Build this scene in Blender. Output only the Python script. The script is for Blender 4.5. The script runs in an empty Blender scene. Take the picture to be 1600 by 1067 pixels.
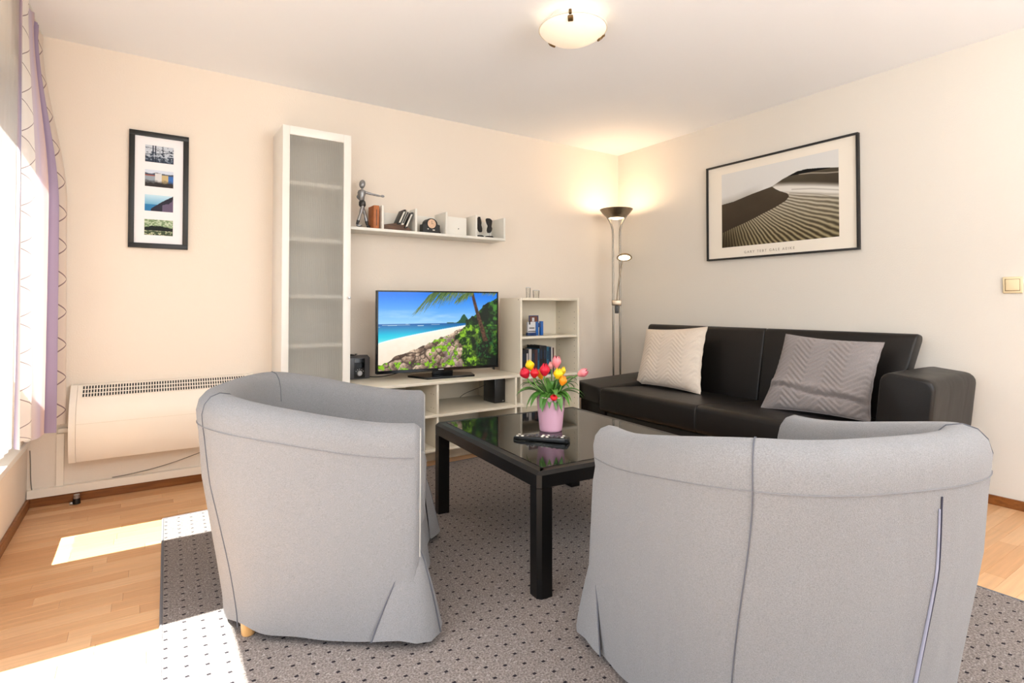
import bpy, bmesh, math, random
import numpy as np
from mathutils import Vector, Matrix
random.seed(7)
R = math.radians
C = bpy.context.scene.collection
SC = bpy.context.scene
# ------------------------------------------------------------------ camera, world, sun, exposure
cam_d = bpy.data.cameras.new('camera'); cam = bpy.data.objects.new('camera', cam_d); C.objects.link(cam)
cam.location = (0, 0, 1.06); cam.rotation_euler = (R(91.029), 0, -0.588198)
cam_d.sensor_width = 36; cam_d.lens = 36 * 856.0 / 1600; cam_d.shift_y = -0.0453; cam_d.clip_start = 0.02
SC.camera = cam
w = bpy.data.worlds.new('sky'); SC.world = w; w.use_nodes = True
nt = w.node_tree; bg = nt.nodes['Background']
sky = nt.nodes.new('ShaderNodeTexSky'); sky.sky_type = 'NISHITA'; sky.sun_disc = False
sky.sun_elevation = R(60); sky.sun_rotation = R(-90); sky.air_density = 0.8; sky.dust_density = 2.5
nt.links.new(sky.outputs[0], bg.inputs[0]); bg.inputs[1].default_value = 0.22
SUN_EL = 62
sd = bpy.data.lights.new('sun', 'SUN'); so = bpy.data.objects.new('sun', sd); C.objects.link(so)
sd.energy = 30; sd.angle = R(0.5); sd.color = (1, .985, .96)
so.rotation_euler = Vector((math.cos(R(SUN_EL)), 0.0, -math.sin(R(SUN_EL)))).to_track_quat('-Z', 'Y').to_euler()
so.location = (-6, 1, 9)
def area(name, loc, d, sx, sy, e, col=(1, 1, 1)):
    l = bpy.data.lights.new(name, 'AREA'); o = bpy.data.objects.new(name, l); C.objects.link(o)
    l.shape = 'RECTANGLE'; l.size = sx; l.size_y = sy; l.energy = e; l.color = col
    o.location = loc; o.rotation_euler = Vector(d).to_track_quat('-Z', 'Y').to_euler(); return o
area('daylight_left_window', (-.47, .85, 1.2), (1, 0, .1), 1.7, 1.9, 24, (.94, .97, 1))
area('added_rear_fill', (1.7, -2.35, 1.35), (0, 1, .25), 3.1, 1.85, 66, (.95, .975, 1))  # added fill light from behind the viewer, set at the added rear window
area('added_ceiling_fill', (1.7, -1.3, 1.75), (0, .18, 1), 1.2, 1.2, 82, (.96, .98, 1))  # added upward fill light that brightens the ceiling, no lamp stands here
SC.view_settings.view_transform = 'Standard'; SC.view_settings.look = 'None'
SC.view_settings.exposure = 0.2; SC.view_settings.gamma = 1; SC.view_settings.use_curve_mapping = False
# ------------------------------------------------------------------ constants (metres)
XL, XR, YB, YF, HC = -.511, 3.763, -2.4, 3.799, 2.494
# ------------------------------------------------------------------ materials
def lin(c):
    return tuple((x / 12.92 if x <= .04045 else ((x + .055) / 1.055) ** 2.4) for x in [v / 255 for v in c])
def mat(name, c, rough=.5, metal=0, spec=.5, noise=0, nscale=20, bump=0, bscale=200, coat=0, emit=0, ecol=None, stretch=None, c2=None, sheen=0, detail=3):
    m = bpy.data.materials.new(name); m.use_nodes = True
    n = m.node_tree.nodes; L = m.node_tree.links; p = n['Principled BSDF']
    col = lin(c) + (1,)
    p.inputs['Base Color'].default_value = col; p.inputs['Roughness'].default_value = rough
    p.inputs['Metallic'].default_value = metal; p.inputs['Specular IOR Level'].default_value = spec
    p.inputs['Coat Weight'].default_value = coat; p.inputs['Coat Roughness'].default_value = .05
    p.inputs['Sheen Weight'].default_value = sheen
    if emit:
        p.inputs['Emission Color'].default_value = (lin(ecol or c) + (1,)); p.inputs['Emission Strength'].default_value = emit
    if noise or bump or c2:
        tc = n.new('ShaderNodeTexCoord'); mp = n.new('ShaderNodeMapping'); L.new(tc.outputs['Object'], mp.inputs[0])
        if stretch: mp.inputs['Scale'].default_value = stretch
    if noise or c2:
        t = n.new('ShaderNodeTexNoise'); t.inputs['Scale'].default_value = nscale; t.inputs['Detail'].default_value = detail
        L.new(mp.outputs[0], t.inputs['Vector'])
        mr = n.new('ShaderNodeMapRange'); mr.inputs[1].default_value = .3; mr.inputs[2].default_value = .7
        L.new(t.outputs[0], mr.inputs[0])
        mx = n.new('ShaderNodeMix'); mx.data_type = 'RGBA'; L.new(mr.outputs[0], mx.inputs[0])
        if c2: a, b = col, lin(c2) + (1,)
        else:
            a = tuple(x * (1 - noise) for x in col[:3]) + (1,); b = tuple(min(1, x * (1 + noise)) for x in col[:3]) + (1,)
        mx.inputs[6].default_value = a; mx.inputs[7].default_value = b; L.new(mx.outputs[2], p.inputs['Base Color'])
    if bump:
        t2 = n.new('ShaderNodeTexNoise'); t2.inputs['Scale'].default_value = bscale; t2.inputs['Detail'].default_value = 2
        L.new(mp.outputs[0], t2.inputs['Vector'])
        b = n.new('ShaderNodeBump'); b.inputs['Strength'].default_value = bump; b.inputs['Distance'].default_value = .004
        L.new(t2.outputs[0], b.inputs['Height']); L.new(b.outputs[0], p.inputs['Normal'])
    return m
M = {}
M['wall'] = mat('wall_paint_cream', (235, 223, 208), .85, bump=.22, bscale=140, spec=.2)
M['wallr'] = mat('wall_paint_pale', (224, 218, 208), .85, bump=.22, bscale=140, spec=.2)
M['ceil'] = mat('ceiling_paint', (246, 248, 251), .9, spec=.2)
M['white'] = mat('white_lacquer', (240, 236, 228), .35, noise=.02, nscale=4)
M['shelfwhite'] = mat('white_melamine', (234, 230, 220), .4)
M['cream'] = mat('cream_melamine', (226, 216, 196), .3, noise=.03, nscale=3)
M['heat'] = mat('heater_enamel', (243, 234, 220), .35)
M['dark'] = mat('dark_recess', (44, 44, 42), .7)
M['base'] = mat('baseboard_wood', (150, 92, 40), .4, c2=(118, 66, 24), nscale=6, stretch=(1, 6, 14))
M['black'] = mat('black_plastic', (14, 14, 15), .3)
M['blackmatt'] = mat('black_frame', (18, 17, 16), .45)
M['gloss'] = mat('black_gloss', (6, 6, 7), .12, spec=.35)
M['grayplastic'] = mat('grey_plastic', (78, 76, 78), .4)
M['silver'] = mat('silver_knob', (170, 170, 172), .3, metal=.8)
M['leather'] = mat('black_leather', (17, 13, 11), .42, spec=.4, bump=.12, bscale=260, noise=.12, nscale=3)
M['tableblack'] = mat('table_black_lacquer', (11, 10, 10), .34, spec=.32)
M['fabric'] = mat('grey_woven_fabric', (135, 134, 135), .95, spec=.1, noise=.16, nscale=330, bump=.5, bscale=520, sheen=.15, stretch=(1, 1, 1.6), detail=5)
M['seam'] = mat('grey_seam', (92, 93, 100), .9); M['ring'] = mat('tonal_seam', (124, 122, 124), .9)
M['pipe'] = mat('light_piping', (176, 172, 166), .9)
M['zip'] = mat('zip_blue_grey', (150, 152, 170), .7)
M['slit'] = mat('zip_slit', (50, 50, 66), .9)
M['birch'] = mat('birch_wood', (226, 180, 120), .4, c2=(208, 158, 98), nscale=9, stretch=(6, 6, 1))
M['nickel'] = mat('brushed_nickel', (150, 136, 118), .28, metal=1, noise=.1, nscale=90)
M['chrome'] = mat('chrome', (142, 134, 124), .25, metal=1)
M['bronze'] = mat('bronze_clip', (120, 96, 62), .35, metal=.8)
M['pink'] = mat('pink_glaze', (220, 172, 192), .3, coat=.2)
M['soil'] = mat('dark_soil', (40, 30, 24), .9)
M['stem'] = mat('tulip_stem', (96, 140, 62), .5)
M['leaf'] = mat('tulip_leaf', (62, 112, 40), .42, c2=(96, 146, 60), nscale=12)
M['mat'] = mat('picture_mat', (238, 230, 216), .7)
M['matw'] = mat('picture_mat_white', (240, 238, 240), .7)
M['switch'] = mat('ivory_plastic', (232, 212, 172), .35)
M['pillcream'] = mat('cream_fabric', (226, 212, 196), .9, spec=.1, noise=.04, nscale=150, bump=.3, bscale=500)
M['pillgrey'] = mat('taupe_fabric', (146, 138, 136), .85, spec=.15, noise=.08, nscale=150, bump=.3, bscale=500, sheen=.2)
M['bulb'] = mat('lamp_glow', (255, 236, 205), .4, emit=6, ecol=(255, 226, 178))
M['bowl'] = mat('frosted_bowl', (246, 236, 220), .35, emit=.34, ecol=(255, 232, 200))
M['steelfig'] = mat('silver_painted_wood', (150, 150, 150), .35, metal=.6, noise=.2, nscale=40)
M['steeldark'] = mat('dark_painted_wood', (62, 60, 58), .4, metal=.4, noise=.3, nscale=60)
M['brownbook'] = mat('brown_cover', (176, 104, 56), .6, noise=.15, nscale=30)
M['ramp'] = mat('brown_wood_ramp', (106, 76, 56), .6, c2=(76, 52, 36), nscale=14, stretch=(1, 4, 8))
M['paper'] = mat('paper_edge', (225, 220, 208), .8)
M['clockface'] = mat('clock_face', (222, 184, 152), .4, noise=.12, nscale=60)
M['sculpt'] = mat('black_sculpture', (26, 22, 20), .7, noise=.3, nscale=50)
M['cable'] = mat('dark_cable', (40, 38, 36), .5)
M['cablelight'] = mat('grey_cable', (120, 112, 100), .6)
M['brass'] = mat('screw_metal', (150, 130, 100), .35, metal=.8)
def glassmat(name, tint=(1, 1, 1), gl=.08, rough=0.0):
    m = bpy.data.materials.new(name); m.use_nodes = True; n = m.node_tree.nodes; L = m.node_tree.links
    for x in list(n): n.remove(x)
    o = n.new('ShaderNodeOutputMaterial'); t = n.new('ShaderNodeBsdfTransparent'); g = n.new('ShaderNodeBsdfGlossy')
    t.inputs[0].default_value = tint + (1,); g.inputs['Roughness'].default_value = rough
    mx = n.new('ShaderNodeMixShader'); lw = n.new('ShaderNodeLayerWeight'); lw.inputs[0].default_value = gl * 2.5
    L.new(lw.outputs['Fresnel'], mx.inputs[0]); L.new(t.outputs[0], mx.inputs[1]); L.new(g.outputs[0], mx.inputs[2]); L.new(mx.outputs[0], o.inputs[0])
    return m
M['glass'] = glassmat('window_glass', (.97, .99, .98), .04)
M['tumbler'] = glassmat('tumbler_glass', (.95, .95, .94), .06)
def translucent(name, c, tr=.5, transp=0.0, rough=.8):
    m = bpy.data.materials.new(name); m.use_nodes = True; n = m.node_tree.nodes; L = m.node_tree.links
    for x in list(n): n.remove(x)
    o = n.new('ShaderNodeOutputMaterial'); d = n.new('ShaderNodeBsdfDiffuse'); t = n.new('ShaderNodeBsdfTranslucent')
    d.inputs[0].default_value = lin(c) + (1,); t.inputs[0].default_value = lin(c) + (1,)
    mx = n.new('ShaderNodeMixShader'); mx.inputs[0].default_value = tr
    L.new(d.outputs[0], mx.inputs[1]); L.new(t.outputs[0], mx.inputs[2]); last = mx
    if transp:
        tt = n.new('ShaderNodeBsdfTransparent'); m2 = n.new('ShaderNodeMixShader'); m2.inputs[0].default_value = transp
        L.new(mx.outputs[0], m2.inputs[1]); L.new(tt.outputs[0], m2.inputs[2]); last = m2
    L.new(last.outputs[0], o.inputs[0]); return m
M['blind'] = translucent('added_blind_white', (250, 250, 248), .5)
M['ribglass'] = translucent('ribbed_glass', (204, 202, 194), .4, .38)
# marble tabletop
def soft_creases(m, sc, st):
    n = m.node_tree.nodes; L = m.node_tree.links; p = n['Principled BSDF']; old = p.inputs['Normal'].links[0].from_node
    tc = n.new('ShaderNodeTexCoord'); mp = n.new('ShaderNodeMapping'); mp.inputs['Scale'].default_value = (1, 1, .35); L.new(tc.outputs['Object'], mp.inputs[0])
    t = n.new('ShaderNodeTexNoise'); t.inputs['Scale'].default_value = sc; t.inputs['Detail'].default_value = 2; t.inputs['Distortion'].default_value = .6; L.new(mp.outputs[0], t.inputs['Vector'])
    b = n.new('ShaderNodeBump'); b.inputs['Strength'].default_value = st; b.inputs['Distance'].default_value = .03; L.new(t.outputs[0], b.inputs['Height']); L.new(b.outputs[0], old.inputs['Normal'])
soft_creases(M['fabric'], 5.5, .45); soft_creases(M['leather'], 7, .12)
def marble():
    m = mat('black_marble_glass', (14, 13, 12), .04, spec=.5); n = m.node_tree.nodes; L = m.node_tree.links; p = n['Principled BSDF']
    tc = n.new('ShaderNodeTexCoord'); t = n.new('ShaderNodeTexNoise'); t.inputs['Scale'].default_value = 5; t.inputs['Detail'].default_value = 7; t.inputs['Distortion'].default_value = 1.6
    L.new(tc.outputs['Object'], t.inputs['Vector'])
    r = n.new('ShaderNodeValToRGB'); e = r.color_ramp.elements; e[0].position = .47; e[0].color = (.006, .0055, .005, 1); e[1].position = .53; e[1].color = (.006, .0055, .005, 1)
    x = e.new(.5); x.color = (.12, .13, .11, 1); x = e.new(.488); x.color = (.01, .01, .009, 1); x = e.new(.512); x.color = (.01, .01, .009, 1)
    t2 = n.new('ShaderNodeTexNoise'); t2.inputs['Scale'].default_value = 3; L.new(tc.outputs['Object'], t2.inputs['Vector'])
    mr = n.new('ShaderNodeMapRange'); mr.inputs[1].default_value = .48; mr.inputs[2].default_value = .62; L.new(t2.outputs[0], mr.inputs[0])
    mx = n.new('ShaderNodeMix'); mx.data_type = 'RGBA'; mx.inputs[6].default_value = (.006, .0055, .005, 1)
    L.new(t.outputs[0], r.inputs[0]); L.new(mr.outputs[0], mx.inputs[0]); L.new(r.outputs[0], mx.inputs[7]); L.new(mx.outputs[2], p.inputs['Base Color'])
    return m
M['marble'] = marble()
def plankmat(name, src):
    m = mat(name, (214, 165, 115), .34, spec=.45); n = m.node_tree.nodes; L = m.node_tree.links; p = n['Principled BSDF']
    if src == 'obj': rnd = n.new('ShaderNodeObjectInfo').outputs['Random']
    else: rnd = n.new('ShaderNodeNewGeometry').outputs['Random Per Island']
    r = n.new('ShaderNodeValToRGB'); e = r.color_ramp.elements
    e[0].color = lin((206, 152, 104)) + (1,); e[1].color = lin((228, 184, 138)) + (1,)
    x = e.new(.35); x.color = lin((215, 165, 117)) + (1,); x = e.new(.7); x.color = lin((221, 174, 127)) + (1,)
    L.new(rnd, r.inputs[0])
    g = n.new('ShaderNodeNewGeometry'); mp = n.new('ShaderNodeMapping'); mp.inputs['Scale'].default_value = (2.5, 45, 1)
    L.new(g.outputs['Position'], mp.inputs[0]); t = n.new('ShaderNodeTexNoise'); t.inputs['Scale'].default_value = 1.6; t.inputs['Detail'].default_value = 4; L.new(mp.outputs[0], t.inputs['Vector'])
    mr = n.new('ShaderNodeMapRange'); mr.inputs[1].default_value = .3; mr.inputs[2].default_value = .75; mr.inputs[3].default_value = 1.05; mr.inputs[4].default_value = .86; L.new(t.outputs[0], mr.inputs[0])
    mx = n.new('ShaderNodeMix'); mx.data_type = 'RGBA'; mx.blend_type = 'MULTIPLY'; mx.inputs[0].default_value = 1
    L.new(r.outputs[0], mx.inputs[6]); L.new(mr.outputs[0], mx.inputs[7]); L.new(mx.outputs[2], p.inputs['Base Color']); return m
M['plank'] = plankmat('laminate_plank', 'obj'); M['plankj'] = plankmat('laminate_plank_joined', 'isl')
# small math helper for node graphs
class G:
    def __init__(s, m): s.n = m.node_tree.nodes; s.L = m.node_tree.links
    def f(s, op, a, b=None, c=None):
        q = s.n.new('ShaderNodeMath'); q.operation = op
        for i, v in enumerate((a, b, c)):
            if v is None: continue
            if isinstance(v, (int, float)): q.inputs[i].default_value = v
            else: s.L.new(v, q.inputs[i])
        return q.outputs[0]
def rugmat():
    m = mat('rug_loop_pile', (128, 122, 118), .95, spec=.05, bump=.6, bscale=300); n = m.node_tree.nodes; L = m.node_tree.links; p = n['Principled BSDF']; g = G(m)
    uv = n.new('ShaderNodeUVMap'); uv.uv_map = 'uv'; sp = n.new('ShaderNodeSeparateXYZ'); L.new(uv.outputs[0], sp.inputs[0])
    cx, cy = .0525, .0525
    U = g.f('DIVIDE', sp.outputs[0], cx); V = g.f('DIVIDE', sp.outputs[1], cy)
    ci = g.f('FLOOR', U); odd = g.f('MULTIPLY', g.f('MODULO', ci, 2.0), .5)
    fu = g.f('SUBTRACT', g.f('FRACT', U), .5); fv = g.f('SUBTRACT', g.f('FRACT', g.f('ADD', V, odd)), .5)
    # small lozenge dots, a little slanted
    a = g.f('ABSOLUTE', g.f('ADD', fu, g.f('MULTIPLY', fv, .3))); b = g.f('ABSOLUTE', fv)
    dd = g.f('MAXIMUM', g.f('MULTIPLY', a, 1.0), g.f('MULTIPLY', b, 1.25)); dot = g.f('LESS_THAN', dd, .102)
    t = n.new('ShaderNodeTexNoise'); t.inputs['Scale'].default_value = 160; t.inputs['Detail'].default_value = 4; L.new(uv.outputs[0], t.inputs['Vector'])
    v2 = n.new('ShaderNodeTexVoronoi'); v2.feature = 'DISTANCE_TO_EDGE'; v2.inputs['Scale'].default_value = 62; L.new(uv.outputs[0], v2.inputs['Vector'])
    fl = g.f('LESS_THAN', v2.outputs['Distance'], .035)
    t3 = n.new('ShaderNodeTexNoise'); t3.inputs['Scale'].default_value = 90; L.new(uv.outputs[0], t3.inputs['Vector'])
    fl = g.f('MULTIPLY', fl, g.f('GREATER_THAN', t3.outputs[0], .55))
    r = n.new('ShaderNodeValToRGB'); e = r.color_ramp.elements; e[0].position = .34; e[0].color = lin((106, 98, 94)) + (1,); e[1].position = .66; e[1].color = lin((156, 146, 140)) + (1,); L.new(t.outputs[0], r.inputs[0])
    m1 = n.new('ShaderNodeMix'); m1.data_type = 'RGBA'; L.new(g.f('MULTIPLY', fl, .55), m1.inputs[0]); L.new(r.outputs[0], m1.inputs[6]); m1.inputs[7].default_value = lin((188, 180, 176)) + (1,)
    m2 = n.new('ShaderNodeMix'); m2.data_type = 'RGBA'; L.new(dot, m2.inputs[0]); L.new(m1.outputs[2], m2.inputs[6]); m2.inputs[7].default_value = lin((44, 40, 44)) + (1,)
    L.new(m2.outputs[2], p.inputs['Base Color']); return m
M['rug'] = rugmat(); M['rugedge'] = mat('rug_binding', (108, 108, 112), .9, noise=.1, nscale=200)
def curtainmat():
    m = bpy.data.materials.new('curtain_print'); m.use_nodes = True; n = m.node_tree.nodes; L = m.node_tree.links; g = G(m)
    for x in list(n): n.remove(x)
    o = n.new('ShaderNodeOutputMaterial')
    uv = n.new('ShaderNodeUVMap'); uv.uv_map = 'uv'; sp = n.new('ShaderNodeSeparateXYZ'); L.new(uv.outputs[0], sp.inputs[0])
    u, v = sp.outputs[0], sp.outputs[1]
    mp = n.new('ShaderNodeMapping'); mp.inputs['Scale'].default_value = (26, .8, 1); L.new(uv.outputs[0], mp.inputs[0])
    t = n.new('ShaderNodeTexNoise'); t.inputs['Scale'].default_value = 1.5; t.inputs['Detail'].default_value = 4; L.new(mp.outputs[0], t.inputs['Vector'])
    uu = g.f('ADD', u, g.f('MULTIPLY', g.f('SUBTRACT', t.outputs[0], .5), .05))
    r = n.new('ShaderNodeValToRGB'); e = r.color_ramp.elements
    cream, lil, pur, dk, pink, wht = lin((238, 224, 210)) + (1,), lin((212, 198, 216)) + (1,), lin((186, 170, 196)) + (1,), lin((156, 140, 170)) + (1,), lin((218, 190, 182)) + (1,), lin((248, 240, 232)) + (1,)
    e[0].position = 0; e[0].color = cream; e[1].position = 1; e[1].color = wht
    for ps, c in ((.20, cream), (.22, lil), (.25, pur), (.33, pur), (.36, dk), (.39, pur), (.44, lil), (.49, cream), (.53, pink), (.57, lil), (.64, cream), (.68, wht), (.90, wht), (.92, pink), (.94, lil), (.96, pur), (.98, lil)):
        x = e.new(ps); x.color = c
    L.new(uu, r.inputs[0])
    def zig(uc, wd, th, k, off):
        tri = g.f('MULTIPLY', g.f('ABSOLUTE', g.f('SUBTRACT', g.f('FRACT', g.f('ADD', g.f('MULTIPLY', v, k), off)), .5)), 2.0)
        pos = g.f('ADD', uc, g.f('MULTIPLY', g.f('SUBTRACT', tri, .5), wd))
        return g.f('LESS_THAN', g.f('ABSOLUTE', g.f('SUBTRACT', u, pos)), th)
    z = g.f('MAXIMUM', zig(.12, .09, .004, 12, 0), zig(.80, .15, .004, 12, .3))
    mx = n.new('ShaderNodeMix'); mx.data_type = 'RGBA'; L.new(g.f('MULTIPLY', z, .8), mx.inputs[0]); L.new(r.outputs[0], mx.inputs[6]); mx.inputs[7].default_value = lin((120, 92, 100)) + (1,)
    d = n.new('ShaderNodeBsdfDiffuse'); tr = n.new('ShaderNodeBsdfTranslucent'); ms = n.new('ShaderNodeMixShader'); ms.inputs[0].default_value = .3
    L.new(mx.outputs[2], d.inputs[0]); L.new(mx.outputs[2], tr.inputs[0]); L.new(d.outputs[0], ms.inputs[1]); L.new(tr.outputs[0], ms.inputs[2]); L.new(ms.outputs[0], o.inputs[0]); return m
M['curtain'] = curtainmat()
# ------------------------------------------------------------------ object helpers
def tag(o, label=None, cat=None, group=None, kind=None):
    if label: o['label'] = label
    if cat: o['category'] = cat
    if group: o['group'] = group
    if kind: o['kind'] = kind
    return o
def empty(name, loc=(0, 0, 0), rz=0, label=None, cat=None, group=None):
    o = bpy.data.objects.new(name, None); C.objects.link(o); o.location = loc; o.rotation_euler = (0, 0, rz); o.empty_display_size = .1
    return tag(o, label, cat, group)
def obj(name, bm, m, parent=None, smooth=35, loc=None, label=None):
    me = bpy.data.meshes.new(name); bmesh.ops.recalc_face_normals(bm, faces=bm.faces[:]); bm.to_mesh(me); bm.free()
    for mm in (m if isinstance(m, (list, tuple)) else [m]): me.materials.append(M[mm] if isinstance(mm, str) else mm)
    if smooth:
        me.polygons.foreach_set('use_smooth', [True] * len(me.polygons)); me.set_sharp_from_angle(angle=R(smooth))
    o = bpy.data.objects.new(name, me); C.objects.link(o)
    if parent: o.parent = parent
    if loc: o.location = loc
    if label: o['label'] = label
    return o
def copy_tree(o, parent=None):
    c = o.copy(); C.objects.link(c); c.parent = parent
    for ch in list(o.children): copy_tree(ch, c)
    return c
def bx(bm, x0, x1, y0, y1, z0, z1, bev=0, seg=2, mtx=None):
    g = bmesh.ops.create_cube(bm, size=1); vs = g['verts']
    for v in vs: v.co = Vector(((x0 + x1) / 2 + v.co.x * (x1 - x0), (y0 + y1) / 2 + v.co.y * (y1 - y0), (z0 + z1) / 2 + v.co.z * (z1 - z0)))
    if bev:
        es = list({e for v in vs for e in v.link_edges})
        r = bmesh.ops.bevel(bm, geom=es, offset=bev, segments=seg, profile=.5, affect='EDGES')
        vs = list({v for f in r['faces'] for v in f.verts} | {v for v in vs if v.is_valid})
    if mtx is not None:
        for v in vs: v.co = mtx @ v.co
    return vs
def box(name, m, x0, x1, y0, y1, z0, z1, parent=None, bev=.0015, seg=2, mtx=None, label=None):
    bm = bmesh.new(); bx(bm, x0, x1, y0, y1, z0, z1, bev, seg, mtx); return obj(name, bm, m, parent, label=label)
def cyl(bm, p0, p1, r0, r1=None, n=16, caps=True):
    p0, p1 = Vector(p0), Vector(p1); r1 = r0 if r1 is None else r1; d = (p1 - p0)
    q = d.to_track_quat('Z', 'Y').to_matrix()
    ring = lambda p, r: [bm.verts.new(p + q @ Vector((r * math.cos(2 * math.pi * i / n), r * math.sin(2 * math.pi * i / n), 0))) for i in range(n)]
    a, b = ring(p0, r0), ring(p1, r1)
    for i in range(n): bm.faces.new((a[i], a[(i + 1) % n], b[(i + 1) % n], b[i]))
    if caps: bm.faces.new(a[::-1]); bm.faces.new(b)
def tube(bm, pts, r, n=10, caps=True):
    pts = [Vector(p) for p in pts]; rings = []; rr = r if callable(r) else (lambda t: r)
    ref = Vector((0, 0, 1))
    for i, p in enumerate(pts):
        d = (pts[min(i + 1, len(pts) - 1)] - pts[max(i - 1, 0)]).normalized()
        if abs(d.dot(ref)) > .97: ref = Vector((1, 0, 0)) if abs(d.x) < .9 else Vector((0, 1, 0))
        a = d.cross(ref).normalized(); b = d.cross(a); ref = -b if False else ref
        rad = rr(i / max(1, len(pts) - 1))
        rings.append([bm.verts.new(p + rad * (a * math.cos(2 * math.pi * k / n) + b * math.sin(2 * math.pi * k / n))) for k in range(n)])
    for i in range(len(rings) - 1):
        for k in range(n): bm.faces.new((rings[i][k], rings[i][(k + 1) % n], rings[i + 1][(k + 1) % n], rings[i + 1][k]))
    if caps: bm.faces.new(rings[0][::-1]); bm.faces.new(rings[-1])
def lathe(bm, prof, c=(0, 0, 0), n=32, mtx=None):
    rings = []
    for r, z in prof:
        if r < 1e-6: rings.append([bm.verts.new((c[0], c[1], c[2] + z))])
        else: rings.append([bm.verts.new((c[0] + r * math.cos(2 * math.pi * k / n), c[1] + r * math.sin(2 * math.pi * k / n), c[2] + z)) for k in range(n)])
    for a, b in zip(rings, rings[1:]):
        for k in range(n):
            k2 = (k + 1) % n
            if len(a) == 1 and len(b) == 1: continue
            if len(a) == 1: bm.faces.new((a[0], b[k2], b[k]))
            elif len(b) == 1: bm.faces.new((a[k], a[k2], b[0]))
            else: bm.faces.new((a[k], a[k2], b[k2], b[k]))
    if mtx is not None:
        for rg in rings:
            for v in rg: v.co = mtx @ v.co
def bez(p0, p1, p2, p3, n=10):
    p0, p1, p2, p3 = map(Vector, (p0, p1, p2, p3)); out = []
    for i in range(n + 1):
        t = i / n; out.append(p0 * (1 - t) ** 3 + p1 * 3 * t * (1 - t) ** 2 + p2 * 3 * t * t * (1 - t) + p3 * t ** 3)
    return out
def prism(bm, pts, axis, a, b):
    # pts: 2D polygon; axis: 0 -> (y,z) swept in x; 1 -> (x,z) swept in y; 2 -> (x,y) swept in z
    def P(p, t): return {0: (t, p[0], p[1]), 1: (p[0], t, p[1]), 2: (p[0], p[1], t)}[axis]
    A = [bm.verts.new(P(p, a)) for p in pts]; B = [bm.verts.new(P(p, b)) for p in pts]; n = len(pts)
    for i in range(n): bm.faces.new((A[i], A[(i + 1) % n], B[(i + 1) % n], B[i]))
    bm.faces.new(A[::-1]); bm.faces.new(B)
def smooth01(x): x = max(0., min(1., x)); return x * x * (3 - 2 * x)
# flat pictures: a fine grid whose faces carry the printed colours
def picture(name, fn, org, uv, vv, nu, nv, parent, emit=0, rough=.6, gain=1.0):
    org, uv, vv = map(np.array, (org, uv, vv)); org = org.astype(float); uv = uv.astype(float); vv = vv.astype(float)
    us = np.linspace(0, 1, nu + 1); vs = np.linspace(0, 1, nv + 1); Ug, Vg = np.meshgrid(us, vs)
    co = org + Ug[..., None] * uv + Vg[..., None] * vv
    me = bpy.data.meshes.new(name); nvt = (nu + 1) * (nv + 1); nf = nu * nv
    me.vertices.add(nvt); me.vertices.foreach_set('co', co.reshape(-1))
    i, j = np.meshgrid(np.arange(nu), np.arange(nv)); a = (j * (nu + 1) + i).reshape(-1)
    idx = np.stack([a, a + 1, a + nu + 2, a + nu + 1], 1).reshape(-1)
    me.loops.add(nf * 4); me.loops.foreach_set('vertex_index', idx); me.polygons.add(nf); me.polygons.foreach_set('loop_start', np.arange(nf) * 4)
    try: me.polygons.foreach_set('loop_total', np.full(nf, 4))
    except Exception: pass
    me.update(calc_edges=True)
    rgb = np.clip(fn(Ug, Vg), 0, 1); rgb = np.where(rgb <= .04045, rgb / 12.92, ((rgb + .055) / 1.055) ** 2.4) * gain
    at = me.color_attributes.new('print', 'FLOAT_COLOR', 'POINT'); at.data.foreach_set('color', np.concatenate([rgb, np.ones(rgb.shape[:2] + (1,))], -1).reshape(-1))
    m = bpy.data.materials.new(name + '_print'); m.use_nodes = True; p = m.node_tree.nodes['Principled BSDF']; q = m.node_tree.nodes.new('ShaderNodeVertexColor'); q.layer_name = 'print'
    if emit:
        p.inputs['Base Color'].default_value = (.005, .005, .005, 1); m.node_tree.links.new(q.outputs[0], p.inputs['Emission Color']); p.inputs['Emission Strength'].default_value = emit
    else: m.node_tree.links.new(q.outputs[0], p.inputs['Base Color'])
    p.inputs['Roughness'].default_value = rough; p.inputs['Specular IOR Level'].default_value = .25
    me.materials.append(m); o = bpy.data.objects.new(name, me); C.objects.link(o); o.parent = parent; return o
_rs = np.random.RandomState(3); _T = _rs.rand(256, 256)
def vn(x, y):
    xi = np.floor(x).astype(int); yi = np.floor(y).astype(int); fx = x - xi; fy = y - yi; fx = fx * fx * (3 - 2 * fx); fy = fy * fy * (3 - 2 * fy)
    g = lambda a, b: _T[a % 256, b % 256]
    return (g(xi, yi) * (1 - fx) + g(xi + 1, yi) * fx) * (1 - fy) + (g(xi, yi + 1) * (1 - fx) + g(xi + 1, yi + 1) * fx) * fy
def fbm(x, y, o=4):
    s = 0; a = .5
    for k in range(o): s = s + a * vn(x * 2 ** k + 17 * k, y * 2 ** k + 5 * k); a *= .5
    return s / (1 - .5 ** o)
def mixc(a, b, t): t = np.clip(t, 0, 1)[..., None]; return a * (1 - t) + b * t
def col(*c): return np.array(c, float) / 255
# ------------------------------------------------------------------ room shell
def struct(name, bm, m, parent=None, smooth=0):
    o = obj(name, bm, m, parent, smooth)
    if parent is None: o['kind'] = 'structure'
    return o
T = .12
bm = bmesh.new(); bx(bm, XL - .3, XR + T, YF, YF + T, -.1, HC + .1); struct('wall_back', bm, 'wall')
bm = bmesh.new(); bx(bm, XR, XR + T, YB - T, YF, -.1, HC + .1); struct('wall_right', bm, 'wallr')
bm = bmesh.new(); bx(bm, XL - .3, XR + T, YB - T, YF + T, HC, HC + .1); struct('ceiling', bm, 'ceil')
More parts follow.
